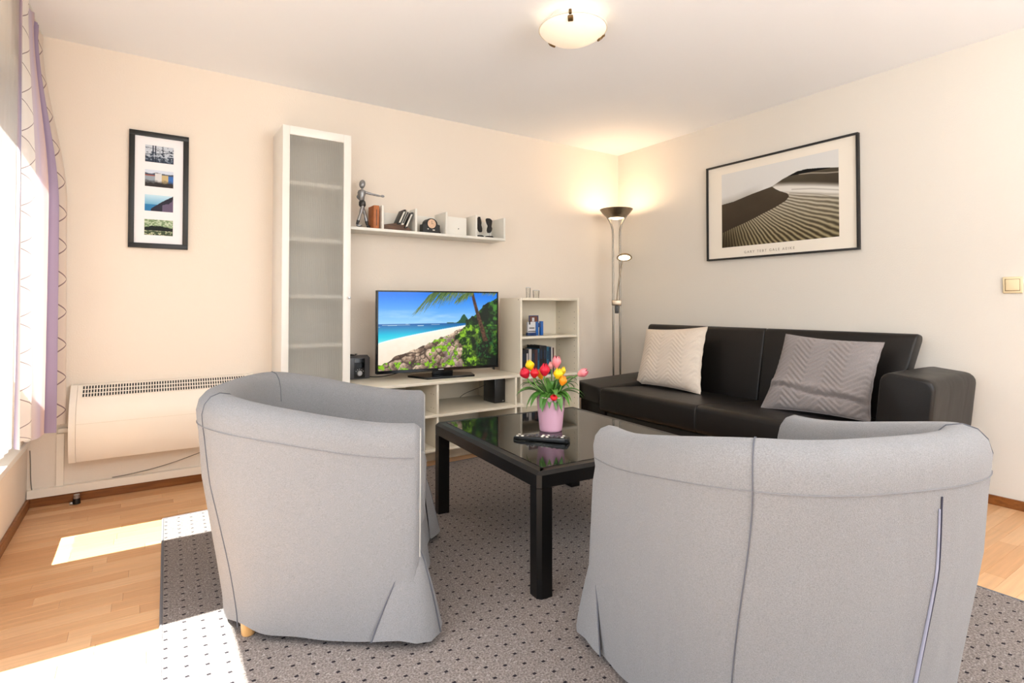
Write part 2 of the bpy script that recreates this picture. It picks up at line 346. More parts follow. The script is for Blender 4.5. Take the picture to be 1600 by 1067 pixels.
# left wall with two window openings
O1 = (2.86, 3.62, .355, 2.2); O2 = (-.75, 2.205, .06, 2.2)
bm = bmesh.new()
for (y0, y1, z0, z1) in ((YB, O2[0], -.1, HC), (O2[0], O2[1], -.1, O2[2]), (O2[0], O2[1], O2[3], HC), (O2[1], O1[0], -.1, HC), (O1[0], O1[1], -.1, O1[2]), (O1[0], O1[1], O1[3], HC), (O1[1], YF, -.1, HC)):
    bx(bm, XL - .2, XL, y0, y1, z0, z1)
struct('wall_left', bm, 'wall')
# wall behind the camera with a wide window added for fill light
bm = bmesh.new()
for (x0, x1, z0, z1) in ((XL - .3, .1, -.1, HC), (.1, 3.3, -.1, .4), (.1, 3.3, 2.3, HC), (3.3, XR, -.1, HC)): bx(bm, x0, x1, YB - T, YB, z0, z1)
struct('wall_front', bm, 'wall')
def window(name, axis, pos, a0, a1, z0, z1, mull):
    root = empty(name); root['kind'] = 'structure'
    bm = bmesh.new(); f = .055
    def rect(p0, p1, q0, q1):
        if axis == 0: bx(bm, pos - .03, pos + .03, p0, p1, q0, q1, .003)
        else: bx(bm, p0, p1, pos - .03, pos + .03, q0, q1, .003)
    rect(a0, a0 + f, z0, z1); rect(a1 - f, a1, z0, z1); rect(a0 + f, a1 - f, z0, z0 + f); rect(a0 + f, a1 - f, z1 - f, z1)
    for mm in mull: rect(mm - f / 2, mm + f / 2, z0 + f, z1 - f)
    obj('window_frame', bm, 'white', root)
    e = [a0 + f] + [v for mm in mull for v in (mm - f / 2, mm + f / 2)] + [a1 - f]
    for i in range(0, len(e), 2):
        bm = bmesh.new()
        if axis == 0: bx(bm, pos - .003, pos + .003, e[i], e[i + 1], z0 + f, z1 - f)
        else: bx(bm, e[i], e[i + 1], pos - .003, pos + .003, z0 + f, z1 - f)
        obj('pane', bm, 'glass', root, 0)
    return root
w1 = window('window_1', 0, XL - .15, O1[0], O1[1], O1[2], O1[3], [3.255])
bm = bmesh.new(); bx(bm, XL - .165, XL - .135, 3.283, O1[1] - .055, O1[2] + .055, 1.0, .002); obj('sun_block_panel', bm, 'white', w1)  # added panel hidden by the curtain, blocks sun passing under its hem
w2 = window('window_2', 0, XL - .15, O2[0], O2[1], O2[2], O2[3], [.72])
w3 = window('added_rear_window', 1, YB - .06, .1, 3.3, .4, 2.3, [1.15, 2.25])  # unseen window, added so that fill light comes from behind
bm = bmesh.new(); bx(bm, XL - .12, XL + .012, 2.50, YF - .001, .325, .356, .004); sill = struct('trim_1', bm, 'white'); sill.name = 'trim_1'
b2 = box('sun_limit_blind', 'blind', XL - .105, XL - .101, O2[0] + .002, O2[1] - .001, 1.62, 2.2); tag(b2, 'added white blind out of view that cuts off the sun through the wide left window', 'blind')  # added out of view to limit how far the sun reaches across the floor
# baseboards
bm = bmesh.new(); bx(bm, XL + .012, XR - .012, YF - .014, YF, 0, .05, .002); struct('baseboard_back', bm, 'base')
bm = bmesh.new(); bx(bm, XR - .014, XR, YB, YF - .014, 0, .05, .002); struct('baseboard_right', bm, 'base')
bm = bmesh.new(); bx(bm, XL, XL + .014, 2.205, YF, 0, .05, .002); struct('baseboard_left', bm, 'base')
# cable trunking on the back wall
bm = bmesh.new(); bx(bm, XL + .004, .66, YF - .034, YF, .0515, .095, .002); bx(bm, -.392, -.36, YF - .016, YF, .095, .372, .001); struct('trim_2', bm, 'heat')
# floor: sub floor slab with laminate strips
bm = bmesh.new(); bx(bm, XL - .3, XR + T, YB - T, YF + T, -.1, -.009); floor = struct('floor', bm, 'base')
SW, SL = .0655, .44
rugq = [(.078, 3.21), (2.60, 3.335), (2.60, -.3), (-.015, -.3)]
def inrug(x, y): return x > .1 and x < 2.55 and y < 3.15 and y > -.25
fx, fy = math.sin(.588198), math.cos(.588198)
def visible(x, y):
    d = x * fx + y * fy; r_ = x * fy - y * fx
    if d < .3: return False
    px = 800 + 856 * r_ / d; py = 476 + 856 * 1.06 / d
    return -30 < px < 1640 and py < 1100
pm = bmesh.new(); bx(pm, 0, SL - .0007, 0, SW - .0007, -.009, 0, .0006, 1)
pme = bpy.data.meshes.new('plank'); pm.to_mesh(pme); pm.free(); pme.materials.append(M['plank'])
rest = bmesh.new(); cnt = 0; ny = int((YF - YB) / SW) + 1
cand = []
for j in range(ny):
    y = YF - (j + 1) * SW; off = random.random() * SL
    x = XL - off
    while x < XR:
        x0, x1 = max(x, XL), min(x + SL, XR)
        if x1 - x0 > .02: cand.append((x0, x1, y))
        x += SL
vis = [c for c in cand if any(visible(cx_, c[2] + SW / 2) and not inrug(cx_, c[2] + SW / 2) for cx_ in (c[0] + .03, (c[0] + c[1]) / 2, c[1] - .03)) and not (c[0] > 2.9 and 1.1 < c[2] < 3.3)]
vis.sort(key=lambda c: (c[0] ** 2 + c[2] ** 2)); vis = set(vis[:300])
for c in cand:
    x0, x1, y = c
    if y < YB - .02: continue
    if c in vis:
        o = bpy.data.objects.new('plank', pme); C.objects.link(o); o.location = (x0, y, 0); o.scale = ((x1 - x0) / SL, 1, 1); o.parent = floor
    else: bx(rest, x0 + .0003, x1 - .0003, y + .0003, y + SW - .0003, -.009, 0)
ro = obj('laminate', rest, 'plankj', floor, 0); ro['kind'] = 'stuff'
# ------------------------------------------------------------------ rug
rug = empty('rug', (1.3, 1.5, 0), 0, 'large grey rug with rows of small dark dots under the table and armchairs', 'rug')
bm = bmesh.new()
q = [Vector((a - 1.3, b - 1.5, 0)) for a, b in rugq]
lo = [bm.verts.new(v + Vector((0, 0, .001))) for v in q]; hi = [bm.verts.new(v + Vector((0, 0, .008))) for v in q]
bm.faces.new(lo[::-1])
for i in range(4): bm.faces.new((lo[i], lo[(i + 1) % 4], hi[(i + 1) % 4], hi[i]))
bm.faces.new(hi)
uvl = bm.loops.layers.uv.new('uv')
for f in bm.faces:
    for l in f.loops:
        v = l.vert.co; yy = v.y + 1.5 + .05; l[uvl].uv = ((v.x + 1.3) - (-.01 + .0265 * yy) + .012 + 10 * .0525 * 2, v.y + 1.5 - .05 * (v.x + 1.3) + 10)
obj('pile', bm, 'rug', rug, 0)
bm = bmesh.new(); loop = q + [q[0]]
for a, b in zip(loop, loop[1:]): cyl(bm, a + Vector((0, 0, .0055)), b + Vector((0, 0, .0055)), .0052, n=8)
obj('rug_binding', bm, 'rugedge', rug)
# ------------------------------------------------------------------ convector heater
h = empty('wall_heater', (.1, YF, .4), 0, 'long cream wall convector heater with slotted top grille under the photo frame', 'heater')
prof = [(0, .228), (0, -.17), (-.105, -.17), (-.13, -.12), (-.146, -.04), (-.150, .03), (-.142, .09), (-.122, .135), (-.098, .165)]
x0, x1 = -.432, .46
bm = bmesh.new(); prism(bm, prof + [(-.05, .226)], 0, x0 + .03, x1 - .03); obj('casing', bm, 'heat', h, 25)
for a, b in ((x0, x0 + .029), (x1 - .029, x1)):
    bm = bmesh.new(); prism(bm, [(p[0] - (.003 if p[0] < -.01 else 0), p[1] + (.003 if p[1] > .1 else -.001)) for p in prof + [(-.05, .226)]], 0, a, b); obj('end_cap', bm, 'heat', h, 25)
# grille on the sloping top (from (-.098,.165) to (-.05,.226))
P0 = Vector((0, -.098, .165)); P1 = Vector((0, -.05, .226)); dv = (P1 - P0); nv_ = Vector((0, -dv.z, dv.y)).normalized()
bm = bmesh.new(); g0, g1 = x0 + .05, x1 - .05
nx = 62; rows = 3; step = (g1 - g0) / nx
for k in range(rows):
    a = P0 + dv * (.06 + .31 * k); b = P0 + dv * (.06 + .31 * k + .245)
    for i in range(nx):
        xa = g0 + i * step + step * .2; xb = g0 + (i + 1) * step - step * .2
        vs = [bm.verts.new(Vector((x, p.y, p.z)) + nv_ * .0008) for x, p in ((xa, a), (xb, a), (xb, b), (xa, b))]
        bm.faces.new(vs)
gr = obj('grille_slot', bm, 'dark', h, 0); gr['kind'] = 'stuff'
bm = bmesh.new()
for i in range(nx + 1): bx(bm, g0 + i * step - step * .2, g0 + i * step + step * .2, 0, dv.length * .98, 0, .0035, mtx=Matrix.Translation(P0) @ Matrix.Rotation(math.atan2(dv.z, dv.y), 4, 'X'))
for k in range(4): bx(bm, g0, g1, dv.length * (.0 + .31 * k), dv.length * (.05 + .31 * k), 0, .0035, mtx=Matrix.Translation(P0) @ Matrix.Rotation(math.atan2(dv.z, dv.y), 4, 'X'))
gb = obj('grille', bm, 'heat', h, 0); gb['kind'] = 'stuff'
bm = bmesh.new(); bx(bm, x0 + .03, x1 - .03, -.1505, -.149, .034, .036); obj('seam_line', bm, 'cream', h)
bm = bmesh.new(); bx(bm, -.485, x0, -.03, 0, -.022, .0, .002); obj('bracket', bm, 'heat', h)
# valve on the floor below the trunk
v = empty('pipe_valve', (-.30, 3.735, 0), 0, 'small dark pipe valve on the floor below the heater trunking', 'valve')
bm = bmesh.new(); cyl(bm, (0, 0, .002), (0, 0, .03), .018, .016); obj('base', bm, 'black', v)
bm = bmesh.new(); cyl(bm, (.0, 0, .03), (.0, 0, .050), .014); bx(bm, -.03, -.015, -.012, .008, .002, .014, .002); obj('collar', bm, 'silver', v)
# thin cable hanging behind the armchair
bm = bmesh.new(); tube(bm, bez((-.15, YF - .012, .100), (.0, YF - .012, .108), (.12, YF - .02, .12), (.42, YF - .02, .225), 14), .0022, 6)
tag(obj('cable', bm, 'cablelight'), 'thin grey cable running up the wall below the heater', 'cable')
bm = bmesh.new(); tube(bm, bez((-.499, 3.785, .30), (-.492, 3.782, .2), (-.499, 3.784, .12), (-.480, 3.775, .06), 12), .0025, 6)
tag(obj('cable', bm, 'cablelight'), 'thin cable in the corner below the window sill', 'cable')
# ------------------------------------------------------------------ photo frame with four pictures
pf = empty('photo_frame', (.0545, YF, 1.724), 0, 'narrow black frame with four small landscape photos in a white mat', 'picture frame')
W2, H2 = .1465, .336; fw = .028
bm = bmesh.new()
for a in ((-W2, W2, H2 - fw, H2), (-W2, W2, -H2, -H2 + fw), (-W2, -W2 + fw, -H2 + fw, H2 - fw), (W2 - fw, W2, -H2 + fw, H2 - fw)): bx(bm, a[0], a[1], -.024, -.001, a[2], a[3], .001)
obj('frame', bm, 'blackmatt', pf)
box('mat', 'matw', -W2 + fw, W2 - fw, -.014, -.010, -H2 + fw, H2 - fw, pf, 0)
def ph1(u, v):
    c = mixc(col(196, 204, 214), col(120, 134, 150), v * 0 + (.55 - v) * 2); n = fbm(u * 14, v * 14)
    c = mixc(c, col(54, 64, 80), (n > .5 + (v - .4) * .5) * 1.0); pl = (np.abs(u - .27) < .025) | (np.abs(u - .36) < .02) | (np.abs(u - .62) < .01) | (np.abs(v - .55 - .25 * (u - .5)) < .02) | (np.abs(v - .75 + .2 * (u - .6)) < .012)
    c = mixc(c, col(36, 44, 60), pl * .9); c = mixc(c, col(200, 208, 220), ((v < .45) & (v > .3) & (vn(u * 20, v * 30) > .6)) * .8); return c
def ph2(u, v):
    c = mixc(col(176, 190, 208), col(212, 220, 232), v); c = mixc(c, col(70, 80, 96), (v < .74 + .12 * vn(u * 5, 0 * v)) & (v > .62))
    c = mixc(c, col(150, 160, 170), (v <= .62) & (u < .35)); c = mixc(c, col(214, 214, 214), (v <= .8) & (u > .35) & (u < .58)); c = mixc(c, col(196, 176, 130), (v <= .72) & (u >= .58) & (u < .82)); c = mixc(c, col(60, 110, 180), (v <= .7) & (u >= .82))
    c = mixc(c, col(48, 44, 44), np.clip((.36 - v) * 5 + fbm(u * 10, v * 10) - .3, 0, 1)); c = mixc(c, col(160, 80, 60), (np.abs(v - .66) < .04) & (u < .34)); return c
def ph3(u, v):
    c = mixc(col(104, 170, 206), col(196, 226, 240), (v - .3) * 1.5); c = mixc(c, col(48, 124, 176), (v < .42) * 1.)
    hill = .05 + .95 * np.clip((u - .2) / .8, 0, 1) ** .8 + .1 * (fbm(u * 9, u * 0) - .5); c = mixc(c, col(44, 44, 58), (v < hill) & (u > .22)); c = mixc(c, col(110, 96, 122), ((v < hill - .15 - .25 * fbm(u * 8, v * 8)) & (u > .62)) * .9); return c
def ph4(u, v):
    n = fbm(u * 16, v * 14); c = mixc(col(110, 136, 96), col(196, 208, 180), (n - .35) * 3); c = mixc(c, col(20, 26, 26), (v < .62 - .25 * np.abs(u - .45) + .15 * (n - .5)) & (v > .28)); c = mixc(c, col(64, 78, 56), v < .28); c = mixc(c, col(206, 210, 170), ((v < .3) & (n > .58)) * .8); return c
for k, (fn, a, b) in enumerate(((ph1, .112, .257), (ph2, .323, .468), (ph3, .539, .679), (ph4, .752, .887))):
    zt, zb = H2 - a * 2 * H2, H2 - b * 2 * H2; xa, xb = -W2 + 2 * W2 * .262, -W2 + 2 * W2 * .738
    picture('photo', fn, (xa, -.0148, zb), (xb - xa, 0, 0), (0, 0, zt - zb), 90, 50, pf)
# ------------------------------------------------------------------ tall cabinet
cb = empty('tall_cabinet', (.8805, 3.65, 0), 0, 'tall narrow white cabinet with ribbed frosted glass door', 'cabinet')
a, b, f0, bk, top = -.2075, .2075, -.13, .149, 2.15
for nm, t in (('side_panel', (a, a + .018, f0, bk, 0, top)), ('side_panel', (b - .018, b, f0, bk, 0, top)), ('top_panel', (a + .018, b - .018, f0, bk, top - .02, top)), ('bottom_panel', (a + .018, b - .018, f0, bk, .06, .08)), ('back_panel', (a + .018, b - .018, bk - .008, bk, .08, top - .02)), ('plinth', (a + .018, b - .018, f0 + .03, f0 + .045, 0, .06))):
    box(nm, 'white', *t, parent=cb)
for z in (.12, .455, .807, 1.113, 1.464, 1.812): box('shelf', 'white', a + .02, b - .02, f0 + .002, bk - .01, z - .012, z + .012, cb)
bm = bmesh.new(); d0, d1 = f0 - .022, f0 - .002
bx(bm, a, a + .041, d0, d1, .01, top, .0015); bx(bm, b - .047, b, d0, d1, .01, top, .0015); bx(bm, a + .041, b - .047, d0, d1, top - .052, top, .001); bx(bm, a + .041, b - .047, d0, d1, .01, .07, .001)
door = obj('door', bm, 'white', cb)
bm = bmesh.new(); nr = 118; ga, gb2 = a + .0412, b - .0472; ys = d0 + .010
pts = [(ga + (gb2 - ga) * i / nr, ys + (.0014 if i % 2 else 0)) for i in range(nr + 1)]
fr = [bm.verts.new((x, y, .0705)) for x, y in pts]; bt = [bm.verts.new((x, y, top - .0525)) for x, y in pts]
for i in range(nr): bm.faces.new((fr[i], fr[i + 1], bt[i + 1], bt[i]))
obj('pane', bm, 'ribglass', door, 0)
bm = bmesh.new(); lathe(bm, [(.004, 0), (.004, .008), (.008, .012), (.008, .02), (0, .022)], mtx=Matrix.Translation((b - .012, d0, 1.106)) @ Matrix.Rotation(R(90), 4, 'X'), n=14); obj('knob', bm, 'silver', door)
# ------------------------------------------------------------------ wall shelf
ws = empty('wall_shelf', (1.72, YF, 1.562), 0, 'long white wall shelf with low compartment dividers above the television', 'shelf')
L0, L1 = 1.092 - 1.72, 2.34 - 1.72; DS = -.199
box('board', 'shelfwhite', L0, L1, DS, 0, 0, .019, ws)
box('back_panel', 'shelfwhite', 1.333 - 1.72, L1, -.012, 0, .019, .165, ws)
for x in (1.333, 1.5785, 1.8185, 2.0705, 2.3245): box('divider', 'shelfwhite', x - 1.72, x - 1.72 + .0155, DS + .002, -.012, .019, .181, ws)
ZS = 1.562 + .019
# mannequin
mn = empty('mannequin', (1.225, 3.675, ZS), 0, 'silver grey jointed artist mannequin stretching one arm forward', 'figurine')
def part(name, m, fn, parent): bm = bmesh.new(); fn(bm); return obj(name, bm, m, parent, 60)
def ell(bm, c, r, mtx=None, n=14):
    prof = [(math.sin(math.pi * i / 9), -math.cos(math.pi * i / 9)) for i in range(10)]
    S = Matrix.Translation(c) @ (mtx or Matrix.Identity(4)) @ Matrix.Diagonal((*r, 1)); lathe(bm, prof, n=n, mtx=S)
part('base', 'silver', lambda bm: bx(bm, -.075, .03, -.03, .03, .0005, .006, .002), mn)
part('head', 'steelfig', lambda bm: ell(bm, (-.005, 0, .305), (.021, .019, .031), Matrix.Rotation(R(8), 4, 'Y')), mn)
part('neck', 'steelfig', lambda bm: cyl(bm, (-.006, 0, .262), (-.005, 0, .285), .007), mn)
def torso(bm): tube(bm, [(-.006, 0, .266), (-.006, 0, .258), (-.008, 0, .245), (-.010, 0, .215), (-.008, 0, .198), (-.006, 0, .19)], lambda t: (.014, .025, .028, .022, .019, .012)[min(5, round(t * 5))], 14)
part('torso', 'steelfig', torso, mn)
def hips(bm): tube(bm, [(-.006, 0, .192), (-.005, 0, .182), (-.004, 0, .160), (-.004, 0, .148)], lambda t: (.016, .023, .024, .016)[round(t * 3)], 14)
part('hips', 'steeldark', hips, mn)
def arm1(bm): tube(bm, [(.010, -.022, .246), (.04, -.026, .240), (.065, -.027, .236), (.068, -.027, .236), (.1, -.026, .233), (.118, -.026, .232)], lambda t: (.009, .0085, .0065, .0075, .0065, .004)[round(t * 5)], 10); ell(bm, (.130, -.026, .233), (.014, .006, .009))
part('arm', 'steelfig', arm1, mn)
def arm2(bm): tube(bm, [(-.024, .018, .246), (-.030, .020, .222), (-.030, .020, .214), (-.016, .012, .196)], lambda t: (.009, .008, .007, .005)[round(t * 3)], 10); ell(bm, (-.012, .01, .192), (.007, .006, .01))
part('arm', 'steelfig', arm2, mn)
def leg(bm, K, F):
    tube(bm, [(-.004, K[1] * .6, .152), Vector((-.004, K[1] * .6, .152)).lerp(Vector(K), .5), K], lambda t: (.013, .0125, .009)[round(t * 2)], 12)
    tube(bm, [K, Vector(K).lerp(Vector(F), .35), Vector(K).lerp(Vector(F), .9), F], lambda t: (.0095, .0115, .007, .007)[round(t * 3)], 12)
def boot(bm, K, F): p = Vector(K).lerp(Vector(F), .6); tube(bm, [p, Vector(K).lerp(Vector(F), .9), F], lambda t: (.0118, .0088, .008)[round(t * 2)], 12)
for K, F, ft in (((-.022, -.012, .092), (-.044, -.012, .024), (-.030, -.012, .015)), ((.020, .012, .098), (.036, .012, .026), (.050, .012, .018))):
    part('leg', 'steelfig', lambda bm: leg(bm, K, F), mn); part('boot', 'steeldark', lambda bm: boot(bm, K, F), mn)
    part('foot', 'steeldark' if F[0] > 0 else 'steelfig', lambda bm: ell(bm, (ft[0], ft[1], .0185), (.021, .010, .0095)), mn)
# brown book
bk_ = empty('book', (1.298, 3.665, ZS), 0, 'upright brown book beside the mannequin on the wall shelf', 'book')
box('cover', 'brownbook', -.020, .020, -.055, .055, 0.0005, .158, bk_, .003); box('pages', 'paper', -.014, .014, -.052, .0556, .004, .155, bk_, 0)
bm = bmesh.new(); bx(bm, -.002, .002, -.0556, -.05, .02, .13); obj('groove', bm, 'steeldark', bk_)
# wooden ramp with two leaning frames
rp = empty('wooden_ramp', (1.45, 3.68, ZS), 0, 'dark brown wedge shaped stack of wood lying on the wall shelf', 'ornament')
bm = bmesh.new(); prism(bm, [(-.098, .0005), (.105, .0005), (.110, .012), (.07, .042), (.02, .044), (-.04, .032), (-.098, .030)], 1, -.05, .05); obj('wedge', bm, 'ramp', rp, 0)
bm = bmesh.new(); prism(bm, [(-.1, .0305), (-.04, .0325), (.02, .0445), (.0, .052), (-.06, .042), (-.1, .034)], 1, -.045, .045); obj('lid', bm, 'ramp', rp, 0)
for k, (x, m, hh, lab) in enumerate(((1.452, 'blackmatt', .125, 'dark flat case leaning left of the white one on the wall shelf'), (1.478, 'paper', .128, 'white flat case leaning between two dark ones on the wall shelf'), (1.503, 'steeldark', .135, 'dark case with grey speckles leaning rightmost against the divider'))):
    o = empty('leaning_case', (x, 3.66 - .0, ZS + .044 - .003 * k - .018 * (k == 2)), 0, lab, 'case'); sh = math.tan(R(24))
    mt = Matrix(((1, 0, sh, 0), (0, 1, 0, 0), (0, 0, 1, 0), (0, 0, 0, 1)))
    box('cover', m, 0, .016, -.05, .05, 0, hh - .02 - .02 * k * 0, o, .001, mtx=mt); box('spine', 'paper' if k != 1 else 'blackmatt', .002, .013, -.0515, -.0502, .01, hh - .035, o, 0, mtx=mt)
# mantel clock
ck = empty('mantel_clock', (1.716, 3.655, ZS), 0, 'small black mantel clock with round copper face', 'clock')
bm = bmesh.new(); arch = [(-.068, .0005), (.068, .0005), (.068, .014), (.066, .062), (.048, .066)] + [(.048 * math.cos(t), .066 + .042 * math.sin(t)) for t in [math.pi * i / 14 for i in range(1, 14)]] + [(-.048, .066), (-.066, .062), (-.068, .014)]
prism(bm, arch, 1, -.03, .03); obj('case', bm, 'blackmatt', ck, 30)
bm = bmesh.new(); bx(bm, -.072, .072, -.034, .034, .0004, .013, .002); obj('foot', bm, 'blackmatt', ck)
rx = Matrix.Rotation(R(90), 4, 'X')
bm = bmesh.new(); lathe(bm, [(0, 0), (.033, 0), (.033, .003), (0, .0035)], mtx=Matrix.Translation((0, -.030, .068)) @ rx, n=32); fc = obj('dial', bm, 'clockface', ck)
bm = bmesh.new(); lathe(bm, [(.033, 0), (.037, 0), (.037, .005), (.033, .005), (.033, 0)], mtx=Matrix.Translation((0, -.030, .068)) @ rx, n=32); obj('bezel', bm, 'blackmatt', ck)
bm = bmesh.new(); bx(bm, -.0012, .0012, -.0345, -.034, .066, .09); bx(bm, 0, .016, -.0345, -.034, .067, .069); obj('hands', bm, 'black', ck, 0)
bm = bmesh.new(); bx(bm, .008, .026, -.0315, -.030, .020, .027, .001); bx(bm, -.034, -.022, -.0315, -.030, .026, .032, .001); bd = obj('badge', bm, 'paper', ck); bd['kind'] = 'stuff'
# white candle block / knob plate in the fourth compartment
kp = empty('white_box', (1.96, 3.70, ZS), 0, 'plain white box with a small dark button in the wall shelf', 'box')
box('body', 'shelfwhite', -.105, .07, -.03, .03, .0005, .142, kp, .003); bm = bmesh.new(); lathe(bm, [(.0, 0), (.004, 0), (.004, .003), (0, .004)], mtx=Matrix.Translation((0, -.030, .055)) @ rx, n=12); obj('button', bm, 'dark', kp)
# two torso sculptures
def sculpture(x, y, lab, prof_pts):
    o = empty('torso_sculpture', (x, y, ZS), 0, lab, 'sculpture')
    bm = bmesh.new(); lathe(bm, [(0, .0005), (.034, .0005), (.036, .008), (.030, .018), (0, .020)], n=20); obj('foot', bm, 'sculpt', o)
    bm = bmesh.new(); cyl(bm, (0, 0, .018), (0, 0, .05), .002, n=8); obj('rod', bm, 'silver', o)
    bm = bmesh.new(); rings = []
    for (cx_, z, rx_, ry_) in prof_pts: rings.append([bm.verts.new((cx_ + rx_ * math.cos(2 * math.pi * k / 14), ry_ * math.sin(2 * math.pi * k / 14), z)) for k in range(14)])
    for r0, r1 in zip(rings, rings[1:]):
        for k in range(14): bm.faces.new((r0[k], r0[(k + 1) % 14], r1[(k + 1) % 14], r1[k]))
    bm.faces.new(rings[0][::-1]); bm.faces.new(rings[-1]); obj('torso', bm, 'sculpt', o, 70)
sculpture(2.147, 3.675, 'left black headless torso sculpture on a small stand', [(.008, .045, .010, .010), (.006, .055, .018, .013), (.002, .075, .022, .014), (-.002, .10, .018, .012), (-.006, .12, .024, .015), (-.010, .145, .022, .014), (-.004, .155, .012, .010), (-.002, .163, .010, .008)])
sculpture(2.235, 3.675, 'right black female torso sculpture on a small stand', [(-.004, .045, .012, .010), (0, .06, .022, .014), (.004, .078, .024, .015), (.004, .098, .017, .012), (.0, .122, .026, .015), (-.002, .142, .030, .015), (-.006, .152, .026, .011), (-.008, .158, .014, .009)])
# ------------------------------------------------------------------ television bench
tb = empty('tv_bench', (1.66, 3.5, 0), 0, 'low cream open tv bench with shelves below the television', 'tv bench')
ox, oy = 1.66, 3.5
def tbx(nm, x0, x1, y0, y1, z0, z1, bev=.001): return box(nm, 'cream', x0 - ox, x1 - ox, y0 - oy, y1 - oy, z0, z1, tb, bev)
tbx('top_board', 1.092, 2.262, 3.25, 3.785, .5415, .5595)
tbx('shelf', 1.10, 2.27, 3.245, 3.77, .329, .3465)
tbx('bottom_board', 1.10, 2.214, 3.25, 3.77, .105, .123)
tbx('side_panel', 1.10, 1.116, 3.255, 3.77, .3465, .5415); tbx('side_panel', 1.10, 1.116, 3.255, 3.77, .123, .329)
tbx('side_panel', 2.198, 2.214, 3.255, 3.77, .3465, .5415); tbx('side_panel', 2.198, 2.214, 3.255, 3.77, .123, .329)
tbx('divider', 1.581, 1.597, 3.255, 3.77, .3465, .5415); tbx('divider', 1.581, 1.597, 3.255, 3.77, .123, .329)
tbx('back_panel', 1.10, 2.214, 3.77, 3.778, .105, .5415, 0)
tbx('plinth', 1.12, 2.19, 3.42, 3.44, 0, .105)
for z in (.38, .47):
    for yy in (3.30, 3.34): 
        bm = bmesh.new(); cyl(bm, (1.5808 - ox, yy - oy, z), (1.5795 - ox, yy - oy, z), .003, n=8); obj('screw', bm, 'brass', tb)
ZT = .5595
# television
tv = empty('television', (1.7125, 3.465, ZT), 0, 'flat screen television showing a tropical beach with a leaning palm', 'television')
A = Vector((1.262, 3.50, 0)) - Vector((1.7125, 3.465, 0)); B = Vector((2.163, 3.43, 0)) - Vector((1.7125, 3.465, 0))
ang = math.atan2(B.y - A.y, B.x - A.x); Wt = (B - A).length; tm = Matrix.Rotation(ang, 4, 'Z'); z0, z1 = .603 - ZT, 1.157 - ZT
hw = Wt / 2
bm = bmesh.new(); bx(bm, -hw, hw, .002, .035, z0, z1, .003, 2, tm); bx(bm, -hw + .12, hw - .12, .035, .07, z0 + .06, z1 - .16, .01, 2, tm); obj('housing', bm, 'black', tv)
bm = bmesh.new(); e0, e1, eb = .010, .010, .020
for t in ((-hw, hw, z1 - e1, z1), (-hw, hw, z0, z0 + eb), (-hw, -hw + e0, z0 + eb, z1 - e1), (hw - e0, hw, z0 + eb, z1 - e1)): bx(bm, t[0], t[1], -.006, .002, t[2], t[3], .001, 1, tm)
obj('bezel', bm, 'gloss', tv)
